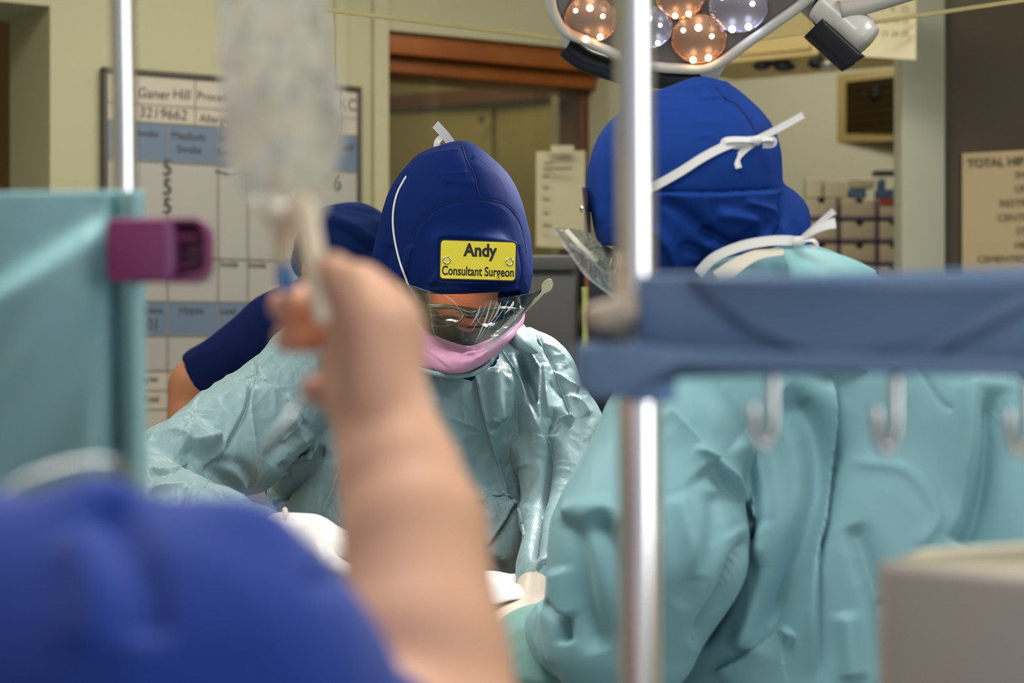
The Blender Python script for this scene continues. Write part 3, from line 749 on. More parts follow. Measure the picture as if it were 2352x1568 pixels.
refs = [(1357, 42, 60, 0), (1492, 62, 52, 1), (1562, -8, 55, 0), (1605, 88, 63, 0), (1696, 14, 66, 1), (1420, -70, 60, 1), (1660, -130, 60, 0), (1790, -80, 60, 0), (1520, -150, 60, 1), (1330, -150, 60, 0)]
rg = random.Random(3)
for (x, y, r, kind) in refs:
    c = LP(x, y); rad = r / FPX * 3.4; m_ = (COPPER, SILVER)[kind]; e_ = (WARM, COOL)[kind]
    prof = [(rad * math.sin(a), -0.006 - rad * 0.55 * (math.cos(a))) for a in [0.02 + 1.55 * i / 12 for i in range(13)]]
    rf = lathe('reflector', [(q, h) for q, h in prof] + [(rad * 1.03, 0.0), (rad * 1.0, 0.004)], c, LN, m_, lamp, n=32)
    dome = lathe('reflector_glass', [(rad * math.cos(a), 0.002 + rad * 0.38 * math.sin(a)) for a in [1.5707 * i / 8 for i in range(9)]], c, LN, GLASSD, rf, n=32)
    b1 = LRt; b2 = LUp
    spots = [(0.0, 0.52, 0.13), (0.34, -0.72, 0.12), (-0.22, -0.80, 0.12), (0.48, 0.16, 0.09), (-0.55, 0.42, 0.09)]
    for (u, v, s) in spots[:(5 if y > -60 else 1)]:
        q = c + (b1 * u + b2 * v) * rad + LN * (rad * 0.16)
        ball('led', q, rad * s, e_, rf, 12)
def bumper(pts):
    path = spline([P(*p) for p in pts], 20)
    return tube('bumper', path, 0.021, LBLACK, lamp, smoothpath=False, ns=14)
bumper([(1302, 106, 3.50), (1345, 138, 3.5), (1410, 160, 3.5), (1440, 170, 3.5)])
bumper([(1470, 168, 3.5), (1540, 180, 3.5), (1624, 180, 3.5)])
hexa('mounting_wedge', [P(1288, 60, 3.44), P(1310, 95, 3.44), P(1300, 112, 3.46), P(1282, 92, 3.46), P(1288, 60, 3.52), P(1310, 95, 3.52), P(1300, 112, 3.53), P(1282, 92, 3.53)], LAMPW, lamp, 0.002)
hexa('mounting_wedge', [P(1600, 160, 3.44), P(1668, 150, 3.44), P(1640, 196, 3.47), P(1610, 176, 3.47), P(1600, 160, 3.54), P(1668, 150, 3.54), P(1640, 196, 3.55), P(1610, 176, 3.55)], LAMPW, lamp, 0.002)
# hinge, handle and arm on the right
hg = thing('lamp_arm', 'off-white lamp arm joint with black curved grip cover, right of the lamp head', 'lamp arm')
ja, jb = P(1846, -30, 3.45), P(1908, 22, 3.38)
tube('joint', [ja, jb], 0.036, LAMPW, hg, n=6, ns=32)
tube('joint_ring', [jb - (jb - ja).normalized() * 0.002, jb + (jb - ja).normalized() * 0.003], 0.0372, LBLACK, hg, n=2, ns=32)
a = P(1892, 8, 3.36); b = P(1990, 96, 3.33)
tube('hand_grip', [a, b], lambda t: 0.034 - 0.004 * (t > 0.9), LAMPW, hg, n=16, ns=32)
ax = (b - a).normalized(); sd = Vector((-ax.z, 0, ax.x)); sd = -sd if sd.z > 0 else sd
V = []; F = []; NA = 20; NL = 10
for sh in (0, 1):
    for i in range(NL + 1):
        for k in range(NA + 1):
            t = i / NL; an = -1.35 + 2.6 * k / NA
            r = (0.046 if sh == 0 else 0.040)
            cc = a.lerp(b, t * (1.0 - 0.10 * math.cos(an * 1.0))) + ax * 0.018 + sd * 0.021
            V.append(cc + (sd * math.cos(an) + Vector((0, -1, 0)) * math.sin(-an)) * r)
W = NA + 1; L0 = (NL + 1) * W
for i in range(NL):
    for k in range(NA):
        p = i * W + k; F.append((p, p + 1, p + W + 1, p + W)); F.append((L0 + p + W, L0 + p + W + 1, L0 + p + 1, L0 + p))
for i in range(NL):
    for k in (0, NA):
        p = i * W + k; F.append((p, p + W, L0 + p + W, L0 + p))
for k in range(NA):
    for i in (0, NL):
        p = i * W + k; F.append((p, p + 1, L0 + p + 1, L0 + p))
keep(mesh_obj('grip_cover', V, F, LBLACK), hg)
tube('arm_rod', [P(1928, 24, 3.32), P(2010, 4, 3.32), P(2300, -90, 3.32), P(2500, -190, 3.3)], 0.0165, mat('arm_grey', (0.42, 0.38, 0.34), 0.4), hg, n=20, ns=24)
tube('ceiling_column', [P(2500, -190, 3.3), P(2500, -540, 3.3)], 0.03, LAMPW, hg, n=4, ns=20)
tube('yoke', [P(1846, -30, 3.45), P(1760, -180, 3.6), P(1600, -300, 3.62)], 0.022, LAMPW, hg, n=12, ns=20)

# ================================================================== right hand drip stand
ds = thing('drip_stand', 'chrome drip stand pole with wide blue plastic crossbar, in the near right', 'drip stand')
def vtube(nm, x0, x1, y0, y1, d, m_, par, ns=36):
    r = (x1 - x0) / 2 / FPX * d; return tube(nm, [P((x0 + x1) / 2, y0, d), P((x0 + x1) / 2, y1, d)], r, m_, par, n=4, ns=ns)
tube('upper_pole', [P(1452, -600, 1.18), P(1457, 0, 1.18), P(1461, 700, 1.18)], 44 / FPX * 1.18, CHROME, ds, n=20, ns=40)
tube('lower_pole', [P(1468, 880, 1.18), P(1470, 1568, 1.18), P(1474, 5300, 1.18)], 50 / FPX * 1.18, CHROME, ds, n=20, ns=40)
tube('pole_collar', [P(1448, 590, 1.18), P(1448, 705, 1.18), P(1430, 735, 1.16)], 0.0100, CREAMP, ds, n=14, ns=24)
tube('clamp_knob', [P(1362, 730, 1.14), P(1400, 722, 1.15), P(1448, 712, 1.16)], lambda t: 0.0075 + 0.002 * t, mat('knob_beige', (0.50, 0.40, 0.32), 0.3, metal=0.3), ds, n=10, ns=20)
def prism(nm, pts, d0, d1, m_, par, bevel=0.003):
    bm = bmesh.new(); A = [bm.verts.new(P(x, y, d0)) for x, y in pts]; dd = d1 / d0
    B = [bm.verts.new(Vector((P(x, y, d0).x, d1, P(x, y, d0).z))) for x, y in pts]; n = len(pts)
    bm.faces.new(A); bm.faces.new(B[::-1])
    for i in range(n): bm.faces.new((A[i], B[i], B[(i + 1) % n], A[(i + 1) % n]))
    return build(nm, bm, m_, par, bevel=bevel)
prism('crossbar', [(1466, 640), (1480, 628), (2900, 618), (2900, 884), (2352, 862), (1560, 842), (1470, 836), (1462, 780)], 1.15, 1.20, BLUEP, ds, 0.004)
prism('crossbar_lip', [(1326, 792), (1340, 786), (1480, 790), (1560, 800), (2900, 836), (2900, 880), (2000, 858), (1560, 852), (1540, 862), (1520, 905), (1400, 918), (1338, 912), (1326, 890)], 1.135, 1.21, BLUEP, ds, 0.004)
# raised crescent moulding on the bar
cres = [(1590, 636), (1640, 690), (1720, 755), (1820, 800), (1920, 822), (2060, 800), (2200, 745), (2352, 668), (2440, 618)]
top = [(1590, 632), (2440, 616)]
prism('raised_moulding', cres + [(2440, 622), (2000, 626), (1600, 630)], 1.142, 1.152, BLUEP, ds, 0.003)
prism('raised_moulding', [(2150, 828), (2230, 780), (2352, 718), (2500, 650), (2500, 838), (2352, 834)], 1.142, 1.152, BLUEP, ds, 0.002)
vtube('socket_collar', 1440, 1552, 850, 922, 1.15, BLUEL, ds)
box('stand_base', (P(1470, 784, 1.18).x, 1.18, 0.04), (0.5, 0.06, 0.05), STEEL, ds, 0.01); box('stand_base', (P(1470, 784, 1.18).x, 1.18, 0.04), (0.06, 0.5, 0.05), STEEL, ds, 0.01)
for hx, hy in ((1775, 0), (2058, 8), (2362, 14)):
    tube('hook', [P(hx, 850 + hy, 1.155), P(hx, 930 + hy, 1.155), P(hx - 2, 985 + hy, 1.152), P(hx - 14, 1018 + hy, 1.148), P(hx - 26, 1020 + hy, 1.146), P(hx - 38, 995 + hy, 1.144), P(hx - 44, 950 + hy, 1.142), P(hx - 46, 928 + hy, 1.142)],
         lambda t: 0.0036 if t < 0.6 else 0.0033, STEEL, ds, n=40, ns=14)
# monitor housing bottom right
mb = thing('monitor_housing', 'grey equipment housing with cream rounded top in the lower right corner', 'equipment housing')
bm = bmesh.new()
fr = [P(2034, 1292, 1.10), P(2700, 1352, 1.02), P(2700, 2400, 1.02), P(2034, 2330, 1.10)]
bk = [P(2100, 1262, 1.30), P(2640, 1226, 1.26), P(2640, 2400, 1.26), P(2100, 2330, 1.30)]
hexa('front_housing', fr + [p + Vector((0, 0.03, 0)) for p in fr], GREYP, mb, 0.006)
fr2 = [p + Vector((0.001, 0.004, 0.0015 if i < 2 else 0)) for i, p in enumerate(fr)]
hexa('cream_casing', fr2 + bk, CREAMP, mb, 0.006)
box('support_post', (0.32, 1.2, 0.5), (0.05, 0.05, 1.0), STEEL, mb, 0.005)

# ================================================================== left stand, drape and purple clamp
ls = thing('drape_stand', 'chrome pole at far left holding up the teal drape', 'drip stand')
tube('pole', [P(276, -600, 1.47), P(281, 0, 1.47), P(288, 700, 1.47), P(300, 3900, 1.47)], 29 / FPX * 1.47, CHROME, ls, n=30, ns=36)
box('stand_base', (P(298, 784, 1.47).x, 1.47, 0.04), (0.4, 0.06, 0.05), STEEL, ls, 0.01)
dr = thing('teal_drape', 'teal cloth drape wrapped round the left pole, edge of the frame', 'drape')
PX_ = np.linspace(-700, 420, 1200); PD_ = np.interp(PX_, [-700, 240, 254, 266, 278, 290, 303, 314, 322, 326, 330, 420], [1.440, 1.440, 1.446, 1.454, 1.444, 1.428, 1.422, 1.426, 1.436, 1.447, 1.46, 1.50])
PD_ = np.convolve(np.pad(PD_, 4, 'edge'), np.ones(9) / 9, 'valid')
rows = []
for i in range(70):
    t = i / 69; y = 436 + t * 1500; row = []
    for j in range(150):
        u = (j / 149); u = 1 - (1 - u) ** 1.6
        x = -520 + u * 850 + 14 * t * u
        # cloth hangs flat, dips behind, then wraps the pole at its right end
        d = float(np.interp(x - 14 * t, PX_, PD_))
        # diagonal fold from the clamp to the lower left, and slack ripples
        fold_y = 470 + (300 - x) * 0.62
        s = (y - fold_y)
        wq = max(0, min(1, (262 - x) / 60))
        d -= wq * (0.022 / (1 + math.exp(-s / 9)) * math.exp(-max(0, s) / 420))
        d += wq * (0.007 * math.sin((x + y * 0.55) / 47) * min(1, max(0, s) / 200) + 0.003 * math.sin((x - y * 0.3) / 90))
        yy = y + (10 * (1 - u)) * (1 - t)
        row.append(P(x, yy, d))
    rows.append(row)
sheet('cloth', rows, DRAPE, dr, 0.0015, 1)
cl = thing('purple_clamp', 'purple plastic clamp gripping the teal drape on left pole', 'clamp')
cd = 1.40
prism('jaw_plate', [(244, 512), (256, 500), (374, 500), (386, 512), (388, 575), (386, 636), (376, 648), (252, 648), (246, 638), (243, 575)], cd, cd + 0.012, PURP, cl, 0.002)
prism('back_plate', [(380, 504), (450, 503), (468, 516), (474, 540), (475, 610), (468, 634), (452, 645), (380, 645)], cd + 0.030, cd + 0.036, PURP, cl, 0.001)
prism('top_wall', [(372, 500), (452, 500), (470, 513), (478, 540), (470, 540), (462, 522), (448, 512), (372, 512)], cd + 0.002, cd + 0.034, PURP, cl, 0.0008)
prism('bottom_wall', [(372, 634), (448, 634), (462, 626), (470, 608), (478, 608), (470, 634), (452, 648), (372, 648)], cd + 0.002, cd + 0.034, PURP, cl, 0.0008)
prism('end_wall', [(469, 538), (478, 538), (478, 610), (469, 610)], cd + 0.002, cd + 0.034, PURP, cl, 0.0008)
prism('shelf_rib', [(386, 534), (470, 534), (470, 552), (386, 552)], cd + 0.012, cd + 0.030, PURP, cl, 0.0008)
prism('shelf_rib', [(386, 608), (470, 608), (470, 618), (386, 618)], cd + 0.012, cd + 0.030, PURP, cl, 0.0008)
prism('jaw_edge', [(378, 506), (390, 506), (397, 530), (397, 620), (388, 644), (376, 645)], cd - 0.001, cd + 0.030, mat('purple_edge', (0.30, 0.10, 0.26), 0.3), cl, 0.001)
ball('rivet', P(455, 572, cd + 0.028), 0.003, mat('rivet_cream', (0.55, 0.45, 0.35), 0.4), cl, 12)

# ================================================================== held irrigation bag
bagt = thing('irrigation_bag', 'clear fluid bag held upside down in the raised hand', 'fluid bag')
BR = [(-260, 560, 730), (-200, 520, 752), (-60, 508, 756), (60, 508, 758), (160, 512, 768), (260, 518, 778), (330, 526, 783), (380, 536, 778), (420, 556, 768), (460, 578, 752), (490, 596, 738), (512, 612, 728), (530, 628, 722)]
NS_ = 72; V = []; F = []
ys = np.array([b[0] for b in BR], float); xl = np.array([b[1] for b in BR], float); xr = np.array([b[2] for b in BR], float)
NR = 110
for i in range(NR):
    y = ys[0] + (ys[-1] - ys[0]) * i / (NR - 1); a = np.interp(y, ys, xl); b = np.interp(y, ys, xr)
    c = (a + b) / 2; h = (b - a) / 2; dep = h * 0.42 * (1 if y > -100 else 0.5) * (1.15 if y > 100 else 1.0)
    for k in range(NS_):
        an = 2 * math.pi * k / NS_
        V.append(P(c + h * math.cos(an), y, 1.12) + Vector((0, math.sin(an) * dep / FPX * 1.12, 0)))
for i in range(NR - 1):
    for k in range(NS_):
        F.append((i * NS_ + k, i * NS_ + (k + 1) % NS_, (i + 1) * NS_ + (k + 1) % NS_, (i + 1) * NS_ + k))
V = np.array([tuple(p) for p in V]); F = np.array(F)
N = normals(V, F)
if (N[:, 1] * (V[:, 1] - 1.12)).sum() < 0: N = -N
V += N * (crumple(V, 0.008, 30, (1, 1, 0.5), 11) + crumple(V, 0.0028, 95, (1, 1, 0.7), 12))[:, None] * 1.0
c0 = V[:NS_].mean(0); c1 = V[-NS_:].mean(0); V = np.vstack([V, c0, c1]); nv = len(V)
cap = [(k, k, (k + 1) % NS_, nv - 2) for k in range(NS_)]
vv = [tuple(p) for p in V]; ff = [tuple(q) for q in F] + [((k + 1) % NS_, k, nv - 2) for k in range(NS_)] + [((NR - 1) * NS_ + k, (NR - 1) * NS_ + (k + 1) % NS_, nv - 1) for k in range(NS_)]
bgo = mesh_obj('bag_wall', vv, ff, BAGM); bmx = bmesh.new(); bmx.from_mesh(bgo.data); bmesh.ops.recalc_face_normals(bmx, faces=bmx.faces); bmx.to_mesh(bgo.data); bmx.free(); keep(bgo, bagt)
tube('outlet_port', [P(690, 470, 1.115), P(712, 560, 1.10), P(728, 650, 1.09), P(743, 742, 1.085)], lambda t: (36 - 16 * t) / FPX * 1.1, PORTM, bagt, n=24, ns=24)
tube('inlet_port', [P(636, 480, 1.12), P(648, 540, 1.125), P(650, 560, 1.125)], lambda t: (24 - 4 * t) / FPX * 1.12, PORTM, bagt, n=12, ns=20)
st = thing('giving_set', 'clear fluid line with blue connector running down through the fingers', 'tubing')
tube('cream_cap', [P(644, 556, 1.125), P(648, 612, 1.125)], 17 / FPX * 1.12, CONY, st, n=6, ns=20)
tube('blue_connector', [P(650, 606, 1.125), P(662, 668, 1.125)], lambda t: (16 + 7 * t) / FPX * 1.12, CONB, st, n=8, ns=20)
tube('line', [P(662, 664, 1.13), P(690, 740, 1.16), P(706, 800, 1.16), P(736, 850, 1.15), P(712, 900, 1.14), P(650, 985, 1.12), P(592, 1060, 1.11), P(590, 1140, 1.1), P(640, 1190, 1.1), P(700, 1260, 1.1), P(752, 1290, 1.1), P(790, 1220, 1.1), P(785, 1080, 1.12), P(800, 1010, 1.14)],
     13 / FPX * 1.12, TUBEC, st, n=120, ns=16)
# ================================================================== people
def body_legs(x, y, hip, top=0.95, r=0.075, yaw=0.0):
    out = []
    for s in (-1, 1):
        out.append(cone((x + s * 0.09, y, top), (x + s * 0.10, y + 0.0, 0.50), r + 0.01, r * 0.72))
        out.append(cone((x + s * 0.10, y, 0.50), (x + s * 0.10, y + 0.02, 0.09), r * 0.72, r * 0.5))
    return out
def shoes(x, y, par, fw):
    for s in (-1, 1):
        f = union([ell((x + s * 0.10, y + fw * 0.06, 0.045), (0.05, 0.13, 0.045)), ell((x + s * 0.10, y - fw * 0.02, 0.06), (0.045, 0.07, 0.055))], 0.02)
        V, Q = sdfmesh(f, (x + s * 0.10 - 0.09, y - 0.25, -0.02), (x + s * 0.10 + 0.09, y + 0.25, 0.15), 0.008)
        V[:, 2] = np.maximum(V[:, 2], 0.002)
        keep(np_mesh('clog', V, Q, NAVY), par)
def seam(nm, bvh, pts, par, m, r=0.0007, lift=0.0004, n=60, fall=3.0):
    path = spline([(x, y, 0) for x, y in pts], n)
    return tube(nm, [on(bvh, p[0], p[1], lift, fall) for p in path], r, m, par, smoothpath=False, ns=6)

# ------------------------------------------------------------------ 1. the surgeon facing us
s1 = thing('person', 'surgeon in navy hood with yellow badge, pink mask and pale gown, bending forward', 'person', loc=(-0.11, 3.12, 0))
D = 3.0
# body: head bent forward, neck, torso, arms and legs in one surface
pitch = math.radians(48)
HC = np.array(P(1040, 640, 3.0)); 
Rx = Matrix.Rotation(pitch, 3, 'X')                  # head frame -> world: face (-Y) turned down
def hl(x, y, z):                                      # head-local: x right in the picture, y towards the back, z up the crown
    return HC + np.array(Rx @ Vector((x, y, z)))
RH = np.array(Rx)
def he(c, r): return ell(hl(*c), r, RH)
head_items = [he((0, 0.01, 0.03), (0.076, 0.098, 0.105)), (he((0, -0.035, -0.035), (0.058, 0.062, 0.085)), 0.03),
    (cone(hl(0, -0.092, 0.022), hl(0, -0.120, -0.024), 0.011, 0.017), 0.016), (he((0, -0.090, 0.034), (0.052, 0.018, 0.013)), 0.02),
    (he((0.045, -0.062, -0.012), (0.026, 0.024, 0.022)), 0.02), (he((-0.045, -0.062, -0.012), (0.026, 0.024, 0.022)), 0.02),
    (he((0, -0.092, -0.058), (0.028, 0.013, 0.010)), 0.01), (he((0, -0.080, -0.098), (0.028, 0.026, 0.022)), 0.02),
    (he((0.080, 0.018, 0.0), (0.010, 0.020, 0.032)), 0.006), (he((-0.080, 0.018, 0.0), (0.010, 0.020, 0.032)), 0.006)]
headf = union(head_items, 0.02)
for s in (-1, 1): headf = cut(headf, he((s * 0.033, -0.106, 0.010), (0.020, 0.016, 0.013)), 0.012)
headf2 = union([headf] + [(he((s * 0.033, -0.086, 0.010), (0.0155, 0.0155, 0.0125)), 0.004) for s in (-1, 1)], 0.004)
SH_L = PA(720, 850, 3.08); SH_R = PA(1240, 880, 3.08)
# gown
gf = union([cone(PA(1000, 950, 3.12), PA(985, 1250, 3.10), 0.152, 0.168, ((0, 1, 0), 0.78)), (cone(PA(985, 1250, 3.10), PA(985, 2150, 3.14), 0.168, 0.20, ((0, 1, 0), 0.85)), 0.04), (cone(PA(850, 1080, 3.12), PA(800, 1600, 3.12), 0.13, 0.18, ((0, 1, 0), 0.8)), 0.05), (cone(PA(730, 1150, 3.14), PA(720, 1600, 3.14), 0.08, 0.12), 0.04),
    (cone(PA(1010, 850, 3.12), PA(1000, 930, 3.08), 0.092, 0.13), 0.05),
    (cone(PA(1060, 850, 3.14), PA(1182, 826, 3.12), 0.080, 0.050), 0.035), (cone(PA(950, 850, 3.14), PA(720, 835, 3.08), 0.080, 0.066), 0.04),
    (cone(PA(720, 850, 3.06), PA(545, 1005, 2.98), 0.072, 0.080), 0.035), (cone(PA(545, 1005, 2.98), PA(325, 1112, 2.82), 0.078, 0.060), 0.03),
    (cone(PA(325, 1140, 2.80), PA(500, 1215, 2.66), 0.062, 0.050), 0.025), (cone(PA(500, 1215, 2.66), PA(645, 1245, 2.55), 0.048, 0.034), 0.02),
    (cone(PA(1228, 872, 3.10), PA(1285, 1000, 3.05), 0.066, 0.066), 0.035), (cone(PA(1285, 1000, 3.05), PA(1290, 1190, 2.95), 0.066, 0.056), 0.02),
    (cone(PA(1290, 1190, 2.95), PA(1245, 1335, 2.72), 0.052, 0.036), 0.02)], 0.03)
gf0 = gf; gf = cut(gf, ell(PA(1020, 745, 3.06), (0.083, 0.10, 0.070)), 0.01)
BN = Vector((0.07, -1.0, 0.10)).normalized(); BU = Vector((1, 0.07, -0.028)); BU = (BU - BN * BU.dot(BN)).normalized(); BV = BN.cross(BU)
bo = P(1098, 598, 2.905)
def badge_pad(Q_):
    q = Q_ - np.array(bo - BN * 0.012)
    a = np.abs(q @ np.array(BU)) - 0.052; b = np.abs(q @ np.array(BV)) - 0.026; c = np.abs(q @ np.array(BN)) - 0.004
    m = np.stack([a, b, c], 1); return np.linalg.norm(np.maximum(m, 0), axis=1) + np.minimum(m.max(1), 0) - 0.006
hf = union([ell(PA(1042, 545, 3.04), (0.113, 0.125, 0.140)), (cone(PA(1062, 360, 3.03), PA(1050, 420, 3.03), 0.012, 0.05), 0.04), (ell(PA(1060, 640, 3.02), (0.097, 0.105, 0.080)), 0.04),
    (cone(PA(1000, 400, 3.04), PA(1000, 420, 3.04), 0.030, 0.035), 0.02),
    (cone(PA(945, 610, 3.05), PA(930, 700, 3.08), 0.058, 0.050), 0.03), (cone(PA(1150, 640, 3.08), PA(1140, 780, 3.10), 0.040, 0.035), 0.03),
    (cone(PA(1020, 700, 3.10), PA(1020, 830, 3.04), 0.075, 0.085), 0.03), (cone(PA(1180, 560, 3.05), PA(1185, 655, 3.03), 0.016, 0.012), 0.03), (badge_pad, 0.03)], 0.03)
hf0 = hf
# face opening
def facecut(Q_):
    py = 784 - (Q_[:, 2] - CAMZ) / Q_[:, 1] * FPX; px = 1176 + Q_[:, 0] / Q_[:, 1] * FPX
    edge = 671 + 4 * np.sin((px - 950) / 60.0)
    a = (edge - py) / FPX * 3.0                      # below the brow
    b = Q_[:, 1] - 3.02                               # in front of the ears
    c = np.abs(px - 1072) / FPX * 3.0 - 0.0805
    d = (py - 826) / FPX * 3.0
    return np.maximum(np.maximum(a, b), np.maximum(c, d))
hf = cut(hf, facecut, 0.004)
headin = inside(headf2, hf0, 0.007)
torsof = union([(cone(hl(0, 0.05, -0.05), PA(1010, 880, 3.14), 0.055, 0.065), 0.03), (cone(SH_L, SH_R, 0.055, 0.055), 0.05),
    (cone(PA(1000, 960, 3.12), PA(990, 1560, 3.12), 0.125, 0.12), 0.06),
    (cone(SH_L, PA(345, 1115, 2.82), 0.052, 0.042), 0.03), (cone(PA(345, 1115, 2.82), PA(650, 1240, 2.53), 0.038, 0.027), 0.02),
    (cone(SH_R, PA(1290, 1190, 2.95), 0.05, 0.042), 0.03), (cone(PA(1290, 1190, 2.95), PA(1235, 1345, 2.70), 0.038, 0.027), 0.02)]
    + [(g, 0.04) for g in body_legs(-0.12, 3.14, 0)], 0.03)
bodyf = union([headin, (inside(torsof, lambda Q: np.minimum(gf0(Q), hf0(Q)), 0.034), 0.02)], 0.02)
V, Q = sdfmesh(bodyf, (-0.62, 2.3, 0.02), (0.25, 3.4, 1.85), 0.0045)
keep(np_mesh('body', V, Q, SKINF), s1)
for s in (-1, 1):
    ball('eyebrow', hl(s * 0.035, -0.104, 0.030), (0.018, 0.006, 0.004), mat('brow_hair', (0.08, 0.05, 0.035), 0.8) if 'brow_hair' not in bpy.data.materials else bpy.data.materials['brow_hair'], s1, 12)
    ball('eyelid_line', hl(s * 0.033, -0.1015, 0.004), (0.014, 0.003, 0.002), bpy.data.materials['brow_hair'], s1, 10)
shoes(-0.12, 3.14, s1, -1)
FL1 = [  # left sleeve
    ([(575, 860), (560, 940), (520, 1010), (470, 1090)], 's', 0.006, 34), ([(585, 872), (545, 985), (500, 1060), (470, 1120)], 'r', -0.004, 4),
    ([(500, 860), (560, 868), (590, 850)], 'r', -0.004, 4), ([(575, 820), (595, 860), (640, 905), (665, 935)], 'r', -0.004, 4), ([(585, 850), (640, 800), (680, 770)], 'r', 0.004, 8),
    ([(600, 870), (660, 920), (690, 985), (720, 1040)], 's', 0.006, 26), ([(590, 880), (575, 930), (580, 1000), (585, 1090), (590, 1150)], 'r', 0.007, 12),
    ([(430, 975), (470, 1010), (500, 1000)], 'g', 0.010, 16), ([(335, 1010), (400, 1000), (450, 1018), (500, 1012)], 'r', 0.010, 12), ([(340, 1075), (400, 1078), (440, 1060)], 's', -0.010, 22),
    ([(420, 1020), (470, 1060), (520, 1110), (560, 1160)], 'g', -0.010, 20), ([(470, 1010), (530, 1060), (570, 1130)], 'g', 0.008, 16),
    ([(500, 1050), (560, 1080), (600, 1170)], 'g', -0.010, 16), ([(650, 950), (690, 1030), (620, 1120)], 'r', 0.009, 14), ([(720, 990), (690, 1070), (640, 1140)], 'g', 0.011, 16),
    ([(700, 960), (650, 1020), (610, 1060)], 'g', -0.010, 16), ([(745, 1020), (700, 1090), (640, 1140), (610, 1170)], 'r', -0.016, 12), ([(640, 1060), (670, 1100), (640, 1150)], 'g', -0.008, 10),
    ([(660, 900), (680, 960), (650, 1020)], 'r', 0.006, 8), ([(480, 880), (450, 930), (440, 975)], 's', 0.005, 20),
    # forearm
    ([(340, 1130), (400, 1118), (500, 1120), (570, 1135), (600, 1170)], 'r', 0.007, 10), ([(440, 1120), (430, 1180)], 'r', 0.006, 8), ([(520, 1190), (580, 1165), (610, 1150)], 's', 0.007, 16),
    ([(560, 1230), (600, 1190), (640, 1175)], 'r', 0.007, 8), ([(590, 1170), (620, 1200), (610, 1230)], 'g', -0.007, 8), ([(620, 1140), (655, 1185)], 'r', 0.006, 7),
    # chest
    ([(1085, 845), (1110, 960), (1140, 1060), (1165, 1150)], 's', -0.005, 60), ([(1085, 845), (1110, 960), (1140, 1060), (1165, 1150)], 'r', 0.004, 4),
    ([(1135, 790), (1190, 870), (1240, 960), (1262, 1050)], 's', 0.010, 50), ([(1190, 800), (1215, 880), (1235, 940)], 'g', -0.012, 10),
    ([(1125, 850), (1130, 910), (1145, 970)], 'g', 0.008, 16), ([(1120, 960), (1148, 975)], 'r', 0.006, 8), ([(1175, 870), (1185, 940), (1200, 1010)], 'r', -0.004, 6),
    ([(1180, 1000), (1205, 1080)], 'g', 0.005, 18), ([(1060, 900), (1075, 1000), (1100, 1100), (1130, 1140)], 'g', -0.005, 26),
    ([(1040, 1138), (1100, 1148), (1128, 1130), (1160, 1150), (1200, 1200)], 'r', 0.007, 7), ([(1108, 1150), (1105, 1200), (1100, 1260)], 'r', -0.005, 6),
    ([(1195, 1150), (1180, 1230), (1130, 1290)], 'g', 0.010, 30), ([(1170, 1150), (1150, 1200), (1110, 1260)], 's', 0.008, 30),
    ([(1262, 1000), (1250, 1100), (1232, 1200), (1228, 1290)], 'r', -0.026, 9), ([(1000, 905), (1020, 1010), (1060, 1130)], 'g', 0.004, 26), ([(1010, 950), (1100, 985), (1140, 1000)], 'r', 0.002, 5),
    ([(790, 1060), (770, 1130), (740, 1200)], 's', 0.010, 20),
    # right shoulder and sleeve
    ([(1205, 800), (1240, 850), (1245, 930), (1255, 1000)], 's', 0.010, 22), ([(1230, 770), (1265, 830), (1290, 900), (1310, 955)], 'r', -0.006, 5), ([(1245, 835), (1255, 900), (1265, 960)], 'r', 0.009, 9),
    ([(1268, 850), (1300, 880), (1330, 900)], 'r', 0.007, 6), ([(1260, 880), (1290, 900), (1330, 930)], 'r', -0.006, 6), ([(1290, 905), (1330, 925), (1350, 955)], 'r', 0.008, 7),
    ([(1252, 1008), (1280, 960), (1320, 955)], 's', 0.008, 16), ([(1260, 1000), (1290, 965), (1310, 985)], 'g', -0.008, 10), ([(1240, 790), (1280, 810), (1300, 850)], 'r', 0.005, 7), ([(1275, 940), (1262, 985), (1253, 1010)], 'r', -0.010, 6)]
gown1 = cloth('gown', gf, (-0.66, 2.40, 0.42), (0.28, 3.36, 1.60), 0.0044, GOWN, s1, [(a_, k_, h_ * 1.35, w_) for a_, k_, h_, w_ in FL1],
    noise=[(0.006, 7, (1, 1, 0.6), 1), (0.0030, 22, (1, 1, 0.8), 4), (0.0012, 55, (1, 1, 1), 8)])
B1 = bvh_of(gown1)
for nm, pts in (('sleeve_seam', [(590, 848), (572, 920), (545, 985), (505, 1055), (470, 1120)]), ('sleeve_seam', [(1232, 770), (1262, 826), (1290, 900), (1312, 955)]), ('front_seam', [(1090, 850), (1112, 960), (1142, 1060), (1168, 1150)]),
                ('waist_tie', [(1130, 1135), (1172, 1140), (1195, 1180), (1204, 1230)])):
    seam(nm, B1, pts, gown1, GOWN, r=0.0011 if nm != 'waist_tie' else 0.0028, lift=0.0)
tube('neck_binding', [P(945, 842, 2.90), P(1000, 858, 2.885), P(1060, 862, 2.88), P(1108, 848, 2.905), P(1140, 812, 2.94), P(1165, 780, 2.97)], 0.0042, GOWN, gown1, n=40, ns=10, sx=1.0)
# collar corner with paper tag
sheet('collar_flap', [[P(1160, 778, 2.985), P(1180, 765, 2.98), P(1203, 745, 3.0)], [P(1180, 800, 2.975), P(1202, 790, 2.97), P(1222, 775, 3.01)], [P(1210, 815, 2.985), P(1232, 812, 2.98), P(1246, 806, 3.02)]], GOWN, gown1, 0.0015)
sheet('collar_tag', [[P(1124, 800, 2.92), P(1131, 802, 2.92)], [P(1125, 820, 2.915), P(1133, 826, 2.915)], [P(1131, 836, 2.915), P(1132, 838, 2.915)]], WHITE, gown1, 0.001)

